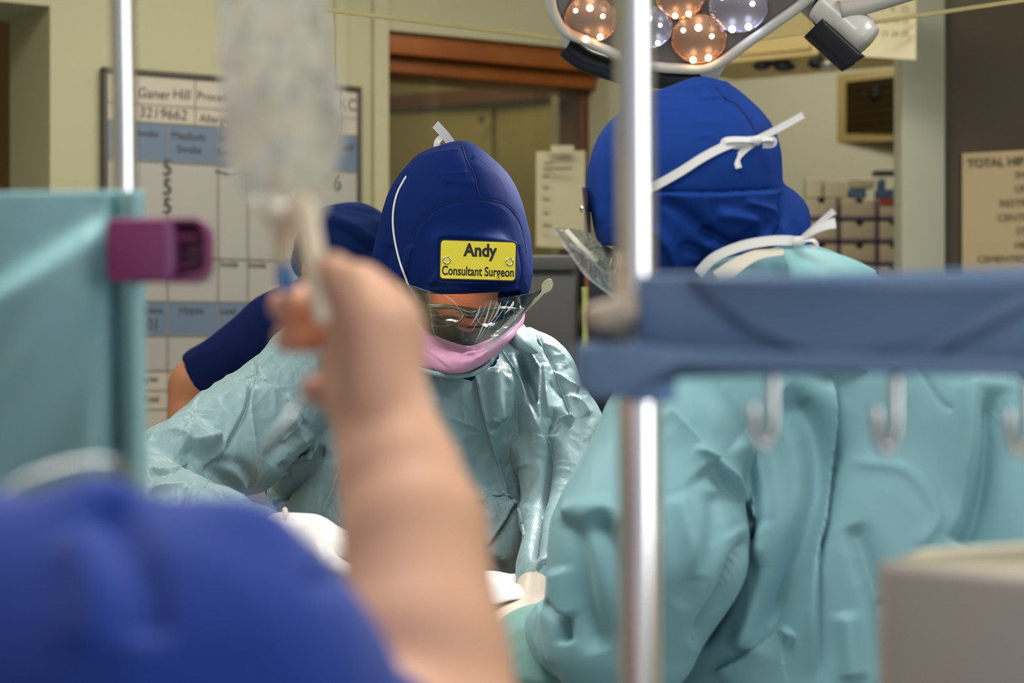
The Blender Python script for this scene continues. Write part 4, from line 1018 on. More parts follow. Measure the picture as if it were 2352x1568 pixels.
# hood
FLH = [([(1062, 333), (1072, 370), (1090, 400), (1094, 435), (1104, 455)], 'r', -0.0016, 3), ([(935, 660), (938, 600), (955, 530), (1000, 480), (1060, 460), (1104, 456), (1160, 470), (1195, 515), (1210, 580)], 'r', -0.0010, 3),
    ([(935, 640), (950, 540), (1000, 487), (1060, 468), (1104, 462), (1155, 478), (1190, 520)], 's', 0.0006, 30), ([(1080, 362), (1130, 358), (1160, 380)], 'r', 0.003, 6),
    ([(1075, 395), (1040, 400), (1000, 405)], 'r', 0.0025, 8), ([(1094, 420), (1060, 418), (1010, 412)], 'g', 0.002, 8), ([(1060, 345), (1010, 350), (970, 362)], 'r', 0.0025, 6), ([(985, 655), (1010, 630), (1030, 615)], 'g', 0.003, 9),
    ([(1190, 560), (1200, 620), (1190, 665)], 'r', -0.003, 5), ([(900, 560), (880, 620), (885, 650)], 'g', -0.004, 14), ([(950, 668), (1030, 662), (1110, 668), (1190, 664)], 'r', 0.002, 5), ([(920, 640), (935, 600), (945, 560)], 'g', 0.003, 8)]
def under_badge(V, N):
    q = V - np.array(bo); h = q @ np.array(BN); a = np.abs(q @ np.array(BU)) - 0.0575; b_ = np.abs(q @ np.array(BV)) - 0.0305
    o_ = np.maximum(np.maximum(a, b_), 0); lim = -0.0018 + o_ * 0.5
    m = (h > lim) & (o_ < 0.02) & (h < 0.05)
    V = V.copy(); V[m] -= np.outer((h - lim)[m], np.array(BN)); return V
hood1 = cloth('hood', hf, (-0.30, 2.86, 1.36), (0.10, 3.30, 1.82), 0.0034, HOOD, s1, FLH, noise=[(0.0018, 9, (1, 1, 1), 2), (0.0005, 30, (1, 1, 1), 3)], post=under_badge)
BH = bvh_of(hood1)
SEAMM = mat('seam_thread', (0.002, 0.006, 0.035), 0.8)
seam('crown_seam', BH, [(1062, 334), (1072, 368), (1090, 400), (1095, 430), (1104, 455)], hood1, SEAMM, 0.0009, 0.0002)
seam('brow_seam', BH, [(936, 655), (938, 600), (955, 530), (1000, 480), (1060, 460), (1104, 456), (1160, 470), (1195, 515), (1209, 580)], hood1, SEAMM, 0.0006, 0.0002, 120)
# name badge, riding on the hood
HWd = 88.5 / FPX * 2.915; HHt = 46.5 / FPX * 2.915
def rrect(w_, h_, r, n=6):
    out = []
    for cx, cy, a0 in ((w_ - r, h_ - r, 0), (-w_ + r, h_ - r, 90), (-w_ + r, -h_ + r, 180), (w_ - r, -h_ + r, 270)):
        for i in range(n + 1):
            a = math.radians(a0 + 90 * i / n); out.append((cx + r * math.cos(a), cy + r * math.sin(a)))
    return out
def plate(nm, w_, h_, r, z0, z1, m_, par):
    q = rrect(w_, h_, r); bm = bmesh.new()
    def bend(x, y, z): return bo + BU * x + BV * y + BN * z
    NX = 24; 
    # strips across so that the plate can follow the brow
    ring = q; A = [bm.verts.new(bend(x, y, z1)) for x, y in ring]; Bq = [bm.verts.new(bend(x, y, z0)) for x, y in ring]
    n = len(ring); bm.faces.new(A); bm.faces.new(Bq[::-1])
    for i in range(n): bm.faces.new((A[i], Bq[i], Bq[(i + 1) % n], A[(i + 1) % n]))
    o = build(nm, bm, m_, par); return o
badge = plate('name_badge', HWd, HHt, 0.006, -0.001, 0.0006, BLK, s1)
plate('badge_face', HWd - 0.0018, HHt - 0.0018, 0.005, 0.0002, 0.0012, YEL, badge)
def BP(px, py): 
    h = plane_hit(px, py, bo, BN, 0.0014); return h
text('lettering', 'Andy', BP(1103, 576), BU, BV, 0.0258, BLK, badge, 'CENTER', sx=0.86, bold=0.0009)
text('lettering', 'Consultant Surgeon', BP(1098, 624), BU, BV, 0.0188, BLK, badge, 'CENTER', sx=0.70, bold=0.00035)
for x, y in ((1026, 597), (1170, 601)):
    c = BP(x, y); lathe('eyelet', [(0.0038, 0), (0.0060, 0), (0.0062, 0.0010), (0.0050, 0.0016), (0.0040, 0.0010), (0.0038, 0)], c, BN, mat('eyelet_steel', (0.75, 0.7, 0.55), 0.2, metal=1) if 'eyelet_steel' not in bpy.data.materials else bpy.data.materials['eyelet_steel'], badge, n=24)
    lathe('rivet_centre', [(0.0, 0.0004), (0.0038, 0.0004)], c, BN, YEL, badge, n=20)
# mask
def rowpts(pts, n): return spline(pts, n)
top_ = [P(905, 700, 3.05), P(950, 738, 2.975), P(1000, 770, 2.92), P(1045, 788, 2.885), P(1078, 795, 2.875), P(1110, 785, 2.885), P(1150, 765, 2.93), P(1190, 742, 3.0), P(1205, 720, 3.06)]
upm_ = [P(905, 740, 3.05), P(950, 778, 2.965), P(1000, 803, 2.90), P(1045, 812, 2.868), P(1078, 816, 2.860), P(1110, 806, 2.868), P(1148, 784, 2.91), P(1185, 760, 2.985), P(1203, 735, 3.06)]
mid_ = [P(905, 780, 3.05), P(950, 808, 2.955), P(1000, 826, 2.885), P(1040, 834, 2.858), P(1075, 834, 2.850), P(1108, 822, 2.860), P(1142, 800, 2.90), P(1180, 772, 2.98), P(1200, 745, 3.06)]
bot_ = [P(905, 805, 3.06), P(950, 832, 2.965), P(1000, 850, 2.895), P(1035, 856, 2.872), P(1070, 853, 2.868), P(1105, 838, 2.875), P(1138, 812, 2.915), P(1172, 780, 2.99), P(1195, 750, 3.07)]
und_ = [P(905, 800, 3.08), P(950, 822, 3.0), P(1000, 836, 2.96), P(1035, 840, 2.945), P(1070, 838, 2.94), P(1105, 826, 2.945), P(1135, 800, 2.97), P(1170, 776, 3.02), P(1192, 750, 3.08)]
cols = [rowpts(c, 60) for c in (top_, upm_, mid_, bot_, und_)]
rows = []
for i in range(41):
    t = i / 40
    r = []
    for j in range(60):
        p = spline([c[j] for c in cols], 41)[i]
        r.append(p)
    rows.append(r)
msk = sheet('mask', rows, PINK, s1, 0.0016)
me = msk.data; v = np.empty(len(me.vertices) * 3, np.float32); me.vertices.foreach_get('co', v); v = v.reshape(-1, 3).astype(float)
nn = np.empty(len(me.vertices) * 3, np.float32); me.vertices.foreach_get('normal', nn); nn = nn.reshape(-1, 3)
vd = v - np.array([0, 0, CAMZ]); vd /= np.linalg.norm(vd, axis=1)[:, None]; N = -vd
dd = 1.8 * folds(v, N, [([(955, 765), (990, 790), (1040, 805), (1062, 810)], 's', 0.005, 14), ([(1060, 812), (1078, 808), (1110, 800), (1150, 778), (1180, 758)], 's', 0.006, 14), ([(960, 788), (1000, 815), (1035, 845)], 'r', 0.002, 6),
    ([(1058, 780), (1075, 803), (1090, 800)], 'g', 0.004, 8), ([(990, 792), (1040, 800), (1060, 812)], 'r', -0.003, 4), ([(975, 805), (1010, 830), (1030, 848)], 'r', -0.0015, 3), ([(1090, 825), (1130, 800), (1165, 770)], 'r', 0.0025, 8)])
v += N * dd[:, None]; me.vertices.foreach_set('co', v.astype(np.float32).ravel()); me.update()
# dark woven nose panel over mouth and nose, behind the visor
def patch(nm, pts_rows, m_, par, th=0.001, nj=30, ni=20):
    cs = [rowpts(r, nj) for r in pts_rows]; rows = []
    for i in range(ni):
        rows.append([spline([c[j] for c in cs], ni)[i] for j in range(nj)])
    return sheet(nm, rows, m_, par, th)
patch('nose_panel', [[P(952, 705, 3.02), P(985, 716, 2.96), P(1030, 742, 2.925), P(1060, 758, 2.905), P(1080, 762, 2.90), P(1105, 752, 2.91), P(1140, 738, 2.95), P(1186, 722, 3.01)],
    [P(950, 735, 3.0), P(985, 752, 2.95), P(1030, 775, 2.912), P(1060, 784, 2.892), P(1080, 786, 2.887), P(1105, 778, 2.90), P(1140, 765, 2.94), P(1190, 738, 3.01)],
    [P(950, 750, 2.99), P(985, 772, 2.94), P(1030, 796, 2.905), P(1060, 806, 2.888), P(1080, 808, 2.882), P(1105, 798, 2.895), P(1140, 782, 2.935), P(1190, 752, 3.01)]], MESHB, s1)
# glasses
gl = tube('glasses', [P(960, 712, 2.945), P(975, 703, 2.925), P(1015, 702, 2.905), P(1052, 708, 2.895), P(1072, 716, 2.89), P(1085, 718, 2.89), P(1105, 712, 2.893), P(1150, 707, 2.91), P(1180, 710, 2.93), P(1196, 712, 2.95)], 0.0026, GREENF, s1, n=60, ns=10)
def loop(nm, pts, r, m_, par): return tube(nm, [P(*p) for p in pts + [pts[0]]], r, m_, par, n=60, ns=8, cap=False)
loop('lens_rim', [(972, 708, 2.925), (1010, 704, 2.905), (1050, 710, 2.895), (1064, 724, 2.89), (1052, 740, 2.886), (1022, 750, 2.89), (992, 745, 2.90), (976, 728, 2.915)], 0.0016, GREENF, gl)
loop('lens_rim', [(1092, 722, 2.888), (1120, 712, 2.893), (1160, 709, 2.91), (1182, 716, 2.93), (1174, 738, 2.92), (1146, 754, 2.90), (1116, 752, 2.888), (1098, 740, 2.885)], 0.0016, GREENF, gl)
sheet('lens', [[P(976, 710, 2.922), P(1015, 706, 2.903), P(1056, 714, 2.892)], [P(978, 728, 2.912), P(1020, 730, 2.893), P(1060, 728, 2.886)], [P(992, 744, 2.902), P(1022, 748, 2.891), P(1050, 740, 2.887)]], LENSM, gl, 0.001)
sheet('lens', [[P(1094, 722, 2.887), P(1130, 712, 2.896), P(1180, 716, 2.928)], [P(1098, 738, 2.885), P(1136, 736, 2.892), P(1176, 734, 2.92)], [P(1116, 750, 2.887), P(1144, 752, 2.898), P(1168, 742, 2.914)]], LENSM, gl, 0.001)
tube('temple_arm', [P(973, 705, 2.925), P(960, 686, 2.96), P(946, 664, 3.02)], 0.0030, GREENF, gl, n=12, ns=8)
tube('temple_arm', [P(1194, 712, 2.95), P(1191, 690, 2.98), P(1188, 664, 3.03)], 0.0030, GREENF, gl, n=12, ns=8)
for x in (972, 980): ball('hinge_pin', P(x, 705 + (x - 972) * 0.3, 2.92), 0.0011, mat('gold_pin', (0.9, 0.65, 0.3), 0.2, metal=1) if 'gold_pin' not in bpy.data.materials else bpy.data.materials['gold_pin'], gl, 10)
# visor: clear sheet flaring out from the mask
vt = [P(882, 602, 3.0), P(900, 636, 2.93), P(945, 655, 2.885), P(1000, 672, 2.855), P(1060, 684, 2.845), P(1120, 686, 2.845), P(1180, 680, 2.86), P(1235, 668, 2.885), P(1258, 648, 2.90)]
vm = [P(886, 625, 3.0), P(915, 672, 2.93), P(955, 700, 2.888), P(1005, 728, 2.862), P(1060, 744, 2.852), P(1120, 742, 2.852), P(1170, 725, 2.866), P(1225, 690, 2.89), P(1252, 664, 2.905)]
vb = [P(890, 650, 3.0), P(925, 706, 2.93), P(962, 748, 2.892), P(1010, 784, 2.868), P(1062, 802, 2.856), P(1115, 790, 2.858), P(1160, 766, 2.872), P(1210, 712, 2.895), P(1244, 678, 2.91)]
vis = patch('visor', [vt, vm, vb], CLEAR, s1, 0.0006, 80, 30)
crease = []
for k in range(9):
    a = (1098 + k * 12, 690 + (k % 3) * 4); b = (1070 + k * 14, 788 - k * 5)
    crease.append(([a, ((a[0] + b[0]) / 2 + 6, (a[1] + b[1]) / 2), b], 'r', 0.0035 * (1 if k % 2 else -0.7), 4))
me = vis.data; v = np.empty(len(me.vertices) * 3, np.float32); me.vertices.foreach_get('co', v); v = v.reshape(-1, 3).astype(float)
vd = v - np.array([0, 0, CAMZ]); vd /= np.linalg.norm(vd, axis=1)[:, None]
v += -vd * folds(v, -vd, crease + [([(1150, 780), (1190, 730), (1210, 700)], 'r', 0.006, 6), ([(1135, 790), (1180, 745), (1200, 715)], 'r', -0.005, 5), ([(1020, 690), (1040, 740), (1062, 795)], 'g', 0.003, 14)])[:, None]
me.vertices.foreach_set('co', v.astype(np.float32).ravel()); me.update()
STRK = clear_mat('visor_glint', tint=(0.97, 0.98, 0.98), rough=0.15, gloss=0.9, bump=(30, 0.3, 0.003), haze=0.42, hazecol=(0.95, 0.95, 0.95))  # pale slivers laid on the visor as painted reflections
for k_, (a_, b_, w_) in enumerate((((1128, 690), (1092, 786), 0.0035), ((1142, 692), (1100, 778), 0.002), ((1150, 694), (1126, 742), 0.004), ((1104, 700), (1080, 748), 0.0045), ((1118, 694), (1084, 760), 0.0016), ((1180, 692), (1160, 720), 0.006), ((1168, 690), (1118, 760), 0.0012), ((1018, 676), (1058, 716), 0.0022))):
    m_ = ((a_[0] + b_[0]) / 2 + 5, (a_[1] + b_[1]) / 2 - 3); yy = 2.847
    ribbon('visor_glint', [P(a_[0], a_[1], yy - 0.002), P(m_[0], m_[1], yy - 0.001), P(b_[0], b_[1], yy + 0.002)], lambda t, w_=w_: 0.55 * w_ * (0.15 + math.sin(math.pi * min(1, t * 1.05 + 0.02))), (0.3, -1, 0.4), STRK, vis, 0.0003, 16)
WEDGE = clear_mat('visor_fold', tint=(0.9, 0.95, 0.95), rough=0.08, gloss=1.0, bump=(30, 0.8, 0.006), haze=0.25, stretch=(1, 1, 3))
ribbon('visor_fold', [P(1118, 800, 2.852), P(1150, 772, 2.862), P(1180, 742, 2.872), P(1202, 716, 2.885)], 0.010, (0.3, -1, 0.2), WEDGE, vis, 0.0006)
ribbon('visor_fold', [P(1130, 775, 2.850), P(1165, 745, 2.862), P(1200, 706, 2.88)], 0.007, (-0.2, -1, 0.5), WEDGE, vis, 0.0006)
ribbon('visor_side_tab', [P(1196, 722, 2.90), P(1222, 698, 2.895), P(1243, 676, 2.89), P(1256, 658, 2.888), P(1264, 641, 2.886)], lambda t: 0.0045 if t < 0.55 else 0.0045 + 0.012 * math.sin(min(1, (t - 0.55) / 0.45) * math.pi) , (0.35, -1, -0.3), mat('tab_cream', (0.62, 0.58, 0.38), 0.35), vis, 0.0012)
# elastic cord and tie
cordp = [(958, 690), (938, 655), (918, 600), (905, 540), (903, 490), (912, 445), (930, 410)]
path = [on(BH, q_[0], q_[1], 0.003, 3.05) for q_ in spline([(x, y, 0) for x, y in cordp[1:]], 24)]
path = [P(962, 694, 2.93)] + path
tube('elastic_cord', path + [P(948, 388, 3.01)], 0.0017, WHITE, s1, n=50, ns=8)
ribbon('mask_tie', [P(1042, 338, 3.06), P(1022, 310, 3.05), P(1000, 286, 3.04)], 0.0135, (0.1, -1, 0.1), WHITE, s1, 0.0009, 14)
ribbon('mask_tie', [P(1003, 348, 3.05), P(1004, 326, 3.05), P(1018, 314, 3.06), P(1030, 326, 3.06), P(1036, 340, 3.06)], 0.009, (0.3, -1, 0.4), WHITE, s1, 0.0009, 30)
ribbon('mask_tie', [P(1005, 334, 3.05), P(1016, 340, 3.05), P(1026, 344, 3.05)], 0.006, (0.3, -1, 0.4), WHITE, s1, 0.0009, 10)
# gloves
def hand_sdf(wrist, knuck, side, out_, L, curl, scale=1.0, thumb=None, spread=0.011):
    """wrist, knuck: points; side: unit vector across the palm towards the little finger; out_: dorsal direction"""
    wrist = np.asarray(wrist, float); knuck = np.asarray(knuck, float); side = np.asarray(side, float); out_ = np.asarray(out_, float); s = scale
    fw = (knuck - wrist); fw = fw / np.linalg.norm(fw); it = [cone(wrist, wrist + fw * 0.03, 0.024 * s, 0.026 * s, (out_, 0.75))]
    for i in range(4):
        o_ = side * (i - 1.5) * 0.0195 * s; it.append((cone(wrist + o_ * 0.6 + fw * 0.02, knuck + o_, 0.015 * s, 0.0118 * s), 0.012))
    lens = (0.072, 0.080, 0.075, 0.060)
    for i in range(4):
        o_ = side * (i - 1.5) * 0.0195 * s; p = knuck + o_; d = fw.copy(); l = lens[i] * s * L
        for k, fr in enumerate((0.45, 0.30, 0.25)):
            d = d - out_ * curl * (0.35 + 0.35 * k) + side * (i - 1.5) * 0.03; d /= np.linalg.norm(d); q = p + d * l * fr
            it.append((cone(p, q, (0.0100 - 0.0008 * k) * s, (0.0094 - 0.0009 * k) * s), 0.0035)); p = q
    tb = wrist + fw * 0.025 - side * 0.022 * s
    t1 = tb - side * 0.028 * s + fw * 0.022 * s - out_ * 0.012; t2 = t1 - side * 0.008 * s + fw * 0.030 * s - out_ * 0.008
    it += [(cone(tb, t1, 0.0145 * s, 0.0115 * s), 0.010), (cone(t1, t2, 0.0112 * s, 0.0090 * s), 0.004)]
    return union(it, 0.008)
wr = PA(712, 1246, 2.53); kn = wr + np.array([0.080, -0.03, -0.006]); sd_ = np.array([0.25, 0.95, 0.05]); sd_ /= np.linalg.norm(sd_)
hf_ = union([(cone(PA(648, 1238, 2.55), wr, 0.035, 0.037), 0.02), hand_sdf(wr, kn, sd_, (0, 0.05, 1), 1.0, 0.55, 1.05)], 0.015)
V, Q = sdfmesh(hf_, (-0.36, 2.33, 1.02), (0.04, 2.68, 1.32), 0.003); keep(np_mesh('glove', V, Q, GLOVE), s1)
tube('glove_cuff', [PA(655, 1238, 2.55) + np.array([0.0, math.cos(a) * 0.036, math.sin(a) * 0.038]) + np.array([-0.006 * math.cos(a) , 0, 0.0]) for a in [2 * math.pi * i / 24 for i in range(25)]], 0.0035, CREAMG, s1, smoothpath=False, ns=8, cap=False)
wr = PA(1225, 1400, 2.68); kn = wr + np.array([-0.05, -0.05, -0.02]); sd_ = np.array([-0.6, 0.7, 0.0]); sd_ /= np.linalg.norm(sd_)
hf_ = union([(cone(PA(1240, 1350, 2.71), wr, 0.032, 0.026), 0.02), hand_sdf(wr, kn, -sd_, (0, 0.05, 1), 1.0, 0.5, 1.0)], 0.015)
V, Q = sdfmesh(hf_, (-0.13, 2.45, 0.98), (0.12, 2.80, 1.20), 0.003); keep(np_mesh('glove', V, Q, CREAMG), s1)
tube('cuff_roll', [P(1240, 1318, 2.70), P(1236, 1302, 2.69), P(1246, 1285, 2.69), P(1262, 1290, 2.70), P(1256, 1316, 2.70), P(1240, 1318, 2.70)], 0.003, GOWN, s1, n=30, ns=8)

# ------------------------------------------------------------------ 2. the surgeon with his back to us
s2 = thing('person', 'surgeon seen from behind in bright blue hood and long teal gown at right', 'person', loc=(0.38, 2.45, 0))
H2 = PA(1560, 430, 2.48)
yaw2 = Matrix.Rotation(math.radians(-118), 3, 'Z') @ Matrix.Rotation(math.radians(28), 3, 'X')
def h2(x, y, z): return H2 + np.array(yaw2 @ Vector((x, y, z)))
R2_ = np.array(yaw2)
def he2(c, r): return ell(h2(*c), r, R2_)
hd2 = union([he2((0, 0.01, 0.02), (0.075, 0.096, 0.10)), (he2((0, -0.03, -0.04), (0.055, 0.058, 0.08)), 0.03), (cone(h2(0, -0.085, 0.015), h2(0, -0.112, -0.028), 0.010, 0.015), 0.015),
    (he2((0, -0.085, 0.028), (0.05, 0.016, 0.012)), 0.02), (he2((0, -0.082, -0.06), (0.026, 0.012, 0.010)), 0.01), (he2((0, -0.07, -0.098), (0.026, 0.025, 0.02)), 0.02),
    (he2((0.078, 0.018, 0), (0.010, 0.02, 0.03)), 0.006), (he2((-0.078, 0.018, 0), (0.010, 0.02, 0.03)), 0.006)] + [(he2((s * 0.033, -0.080, 0.005), (0.0155, 0.015, 0.012)), 0.004) for s in (-1, 1)], 0.02)
S2L = PA(1545, 1010, 2.42); S2R = PA(2180, 970, 2.42)
g2 = union([cone(PA(1860, 960, 2.46), PA(1930, 1300, 2.46), 0.19, 0.205, ((0, 1, 0), 0.62)), (cone(PA(1930, 1300, 2.46), PA(1960, 2700, 2.48), 0.205, 0.25, ((0, 1, 0), 0.7)), 0.05),
    (cone(PA(1800, 742, 2.46), PA(1840, 900, 2.46), 0.085, 0.13, ((0, 1, 0), 0.9)), 0.05), (cone(PA(1760, 760, 2.46), PA(1560, 1000, 2.40), 0.08, 0.085), 0.05), (cone(PA(1850, 755, 2.46), PA(2200, 960, 2.44), 0.08, 0.082), 0.05),
    (union([cone(PA(1545, 1010, 2.36), PA(1490, 1250, 2.33), 0.088, 0.110), (cone(PA(1490, 1250, 2.33), PA(1425, 1440, 2.35), 0.110, 0.094), 0.03)], 0.03), 0.010), (cone(PA(1425, 1450, 2.38), PA(1250, 1460, 2.60), 0.080, 0.040), 0.02),
    (cone(PA(2200, 970, 2.44), PA(2340, 1330, 2.42), 0.082, 0.095), 0.04), (cone(PA(2340, 1330, 2.42), PA(2240, 1470, 2.62), 0.075, 0.04), 0.02)], 0.03)
h2f = union([ell(PA(1568, 405, 2.47), (0.112, 0.118, 0.108)), (cone(PA(1520, 420, 2.46), PA(1520, 500, 2.45), 0.088, 0.086), 0.03), (ell(PA(1660, 360, 2.46), (0.062, 0.08, 0.068)), 0.04),
    (cone(PA(1620, 520, 2.47), PA(1700, 640, 2.47), 0.098, 0.088), 0.025), (cone(PA(1710, 520, 2.45), PA(1790, 510, 2.46), 0.045, 0.036), 0.02), (cone(PA(1790, 500, 2.47), PA(1800, 560, 2.46), 0.032, 0.028), 0.02),
    (cone(PA(1640, 230, 2.46), PA(1610, 225, 2.46), 0.012, 0.012), 0.05)], 0.03)
h20 = h2f
def fc2(Q_):
    py = 784 - (Q_[:, 2] - CAMZ) / Q_[:, 1] * FPX; px = 1176 + Q_[:, 0] / Q_[:, 1] * FPX
    return np.maximum((565 - py) / FPX * 2.45, (px - 1478) / FPX * 2.45)
h2f = cut(h2f, fc2, 0.004)
b2f = union([(cone(H2 + np.array([0.02, 0.02, -0.06]), PA(1790, 820, 2.48), 0.055, 0.07), 0.03), (cone(S2L, S2R, 0.055, 0.055), 0.05), (cone(PA(1880, 960, 2.46), PA(1930, 1700, 2.46), 0.13, 0.13), 0.06),
    (cone(S2L, PA(1445, 1380, 2.40), 0.052, 0.045), 0.03), (cone(PA(1445, 1380, 2.40), PA(1250, 1440, 2.62), 0.04, 0.028), 0.02), (cone(S2R, PA(2330, 1400, 2.44), 0.052, 0.045), 0.03), (cone(PA(2330, 1400, 2.44), PA(2200, 1480, 2.66), 0.04, 0.028), 0.02)]
    + [(g, 0.04) for g in body_legs(0.40, 2.48, 0)], 0.03)
b2f = union([inside(hd2, h20, 0.007), (inside(b2f, lambda Q: np.minimum(g2(Q), h20(Q)), 0.060), 0.02)], 0.02)
V, Q = sdfmesh(b2f, (0.0, 2.2, 0.02), (0.78, 2.9, 1.85), 0.005); keep(np_mesh('body', V, Q, SKINF), s2)
shoes(0.40, 2.48, s2, 1)
FL2 = [([(1915, 850), (1922, 1000), (1902, 1180), (1880, 1290), (1876, 1568)], 's', 0.020, 60), ([(1915, 850), (1922, 1000), (1902, 1180), (1880, 1290), (1876, 1568)], 'r', -0.008, 5),
    ([(1640, 1050), (1700, 1130), (1742, 1200)], 's', -0.018, 34), ([(1742, 1200), (1700, 1290), (1660, 1380), (1590, 1490)], 'r', -0.035, 12), ([(1590, 1030), (1640, 1060), (1700, 1120), (1742, 1200)], 'r', 0.010, 10),
    ([(1535, 925), (1600, 1000), (1650, 1070)], 's', 0.007, 30), ([(1790, 905), (1850, 950), (1885, 1060), (1870, 1180), (1800, 1340), (1740, 1500)], 'g', -0.026, 38), ([(1742, 1200), (1760, 1330), (1700, 1500)], 'g', 0.014, 26),
    ([(1690, 1010), (1740, 1060), (1760, 1180), (1740, 1300)], 'g', 0.012, 26), ([(2290, 880), (2275, 1040), (2240, 1200), (2225, 1260)], 'g', -0.022, 34), ([(2220, 860), (2235, 1000), (2200, 1250)], 'g', 0.008, 28),
    ([(1950, 1060), (2080, 1080), (2150, 1180), (2100, 1260)], 'g', 0.003, 16), ([(1960, 1200), (2010, 1350), (2060, 1568)], 'g', -0.008, 26), ([(2020, 1380), (2060, 1420), (2120, 1450)], 'r', -0.006, 8), ([(1940, 1400), (1960, 1568)], 'g', 0.008, 26),
    ([(1640, 1540), (1720, 1500), (1790, 1440), (1830, 1460)], 's', 0.012, 40), ([(1550, 1130), (1590, 1250), (1600, 1340)], 'g', 0.006, 22), ([(1650, 1120), (1640, 1250), (1560, 1400)], 'g', -0.007, 26),
    ([(1300, 1180), (1330, 1260), (1350, 1400), (1380, 1500)], 'g', -0.010, 26), ([(1290, 1190), (1390, 1170), (1440, 1200)], 'g', 0.010, 30), ([(1370, 1180), (1420, 1300), (1470, 1400)], 'g', -0.012, 30), ([(1280, 1300), (1300, 1420)], 'g', 0.012, 20),
    ([(1250, 1380), (1290, 1420), (1300, 1480)], 'g', -0.014, 14), ([(1210, 1370), (1240, 1400), (1230, 1460), (1270, 1540)], 'r', 0.010, 10), ([(1880, 660), (1900, 760), (1890, 860)], 'g', 0.003, 12), ([(2100, 830), (2160, 920), (2190, 940)], 'r', -0.004, 6)]
gown2 = cloth('gown', g2, (0.0, 2.10, 0.40), (0.82, 2.80, 1.58), 0.0048, GOWN2, s2, [(a_, k_, h_ * 1.25, w_) for a_, k_, h_, w_ in FL2], noise=[(0.006, 5, (1, 1, 0.4), 21), (0.0016, 17, (1, 1, 0.6), 24)])
# standing collar edges
patch('collar', [[P(1600, 640, 2.36), P(1650, 600, 2.36), P(1720, 582, 2.36), P(1790, 566, 2.37), P(1800, 562, 2.38)], [P(1590, 690, 2.37), P(1660, 640, 2.36), P(1730, 620, 2.355), P(1800, 620, 2.36), P(1860, 640, 2.37)],
    [P(1600, 800, 2.39), P(1660, 760, 2.36), P(1740, 740, 2.35), P(1810, 740, 2.35), P(1880, 760, 2.37)]], GOWN2, gown2, 0.0015)
patch('collar_overlap', [[P(1785, 560, 2.34), P(1830, 568, 2.34), P(1880, 572, 2.36), P(1950, 592, 2.39), P(2010, 620, 2.42)], [P(1800, 590, 2.335), P(1840, 610, 2.33), P(1900, 625, 2.34), P(1960, 650, 2.37), P(2030, 690, 2.41)],
    [P(1815, 640, 2.335), P(1850, 680, 2.32), P(1900, 700, 2.32), P(1970, 720, 2.35), P(2060, 780, 2.40)], [P(1830, 780, 2.34), P(1860, 800, 2.315), P(1910, 820, 2.315), P(1980, 850, 2.34), P(2080, 900, 2.38)]], mat('gown_cloth_lighter', (0.25, 0.50, 0.50), 0.5), gown2, 0.0015)
# hood 2
FLH2 = [([(1500, 442), (1600, 445), (1700, 442), (1800, 436)], 's', 0.012, 40), ([(1500, 440), (1600, 443), (1700, 440), (1800, 434)], 'r', -0.004, 5), ([(1640, 200), (1680, 235), (1705, 250), (1730, 300)], 'r', -0.0035, 4), ([(1570, 205), (1640, 196), (1660, 215)], 'r', 0.003, 5),
    ([(1680, 215), (1655, 225), (1600, 232)], 's', 0.004, 20), ([(1640, 490), (1700, 500), (1760, 520)], 'g', 0.010, 14), ([(1700, 460), (1770, 490), (1800, 560)], 'r', 0.008, 12), ([(1520, 455), (1590, 500), (1640, 560)], 'g', -0.009, 16), ([(1610, 520), (1690, 560), (1760, 500)], 'g', -0.012, 14),
    ([(1560, 560), (1620, 590), (1600, 640)], 'g', -0.010, 14), ([(1500, 520), (1540, 570), (1560, 620)], 'g', 0.008, 12), ([(1780, 440), (1790, 500), (1765, 570)], 'r', -0.008, 6), ([(1690, 590), (1750, 560), (1800, 580)], 'g', 0.009, 12),
    ([(1380, 290), (1372, 400), (1385, 520)], 'g', 0.003, 14), ([(1420, 380), (1405, 470), (1420, 560)], 'g', -0.003, 14)]
hood2 = cloth('hood', h2f, (0.04, 2.28, 1.42), (0.42, 2.62, 1.80), 0.0036, HOODB, s2, FLH2, noise=[(0.004, 9, (1, 1, 1), 31), (0.0016, 24, (1, 1, 1), 32)])
BH2 = bvh_of(hood2)
seam('crown_seam', BH2, [(1642, 200), (1660, 222), (1690, 238), (1700, 250), (1722, 275), (1735, 305)], hood2, SEAMM, 0.0008, 0.0002, 50, 2.4)
def surf_ribbon(nm, bvh, pts, wid, par, lift=0.0015, fall=2.4):
    path = [on(bvh, x, y, lift, fall) for x, y in [(p[0], p[1]) for p in spline([(x, y, 0) for x, y in pts], 40)]]
    for _ in range(3): path = [path[0]] + [(path[i - 1] + path[i] * 2 + path[i + 1]) / 4 for i in range(1, len(path) - 1)] + [path[-1]]
    return ribbon(nm, path, wid, (0.1, -1, 0.15), WHITE, par, 0.0008, 40)
surf_ribbon('mask_tie', BH2, [(1440, 468), (1500, 430), (1560, 396), (1620, 358), (1680, 330), (1735, 322)], 0.0105, s2, 0.003)
kd = on(BH2, 1733, 322, 0.006, 2.37).y
def K(x, y, dz=0.0): return P(x, y, kd + dz)
ribbon('tie_tail', [K(1735, 322), K(1790, 294, -0.01), K(1845, 264, -0.02)], 0.0085, (0.1, -1, 0.2), WHITE, s2, 0.0009, 14)
ribbon('tie_loop', [K(1735, 322, -0.002), K(1700, 320, -0.012), K(1668, 322, -0.016), K(1664, 332, -0.012), K(1700, 336, -0.006), K(1735, 326, 0)], 0.0075, (0.1, -1, 0.5), WHITE, s2, 0.0009, 40)
ribbon('tie_loop', [K(1735, 322, -0.002), K(1760, 318, -0.006), K(1776, 320, -0.006), K(1774, 332, -0.002), K(1752, 334, 0)], 0.0075, (-0.1, -1, 0.5), WHITE, s2, 0.0009, 30)
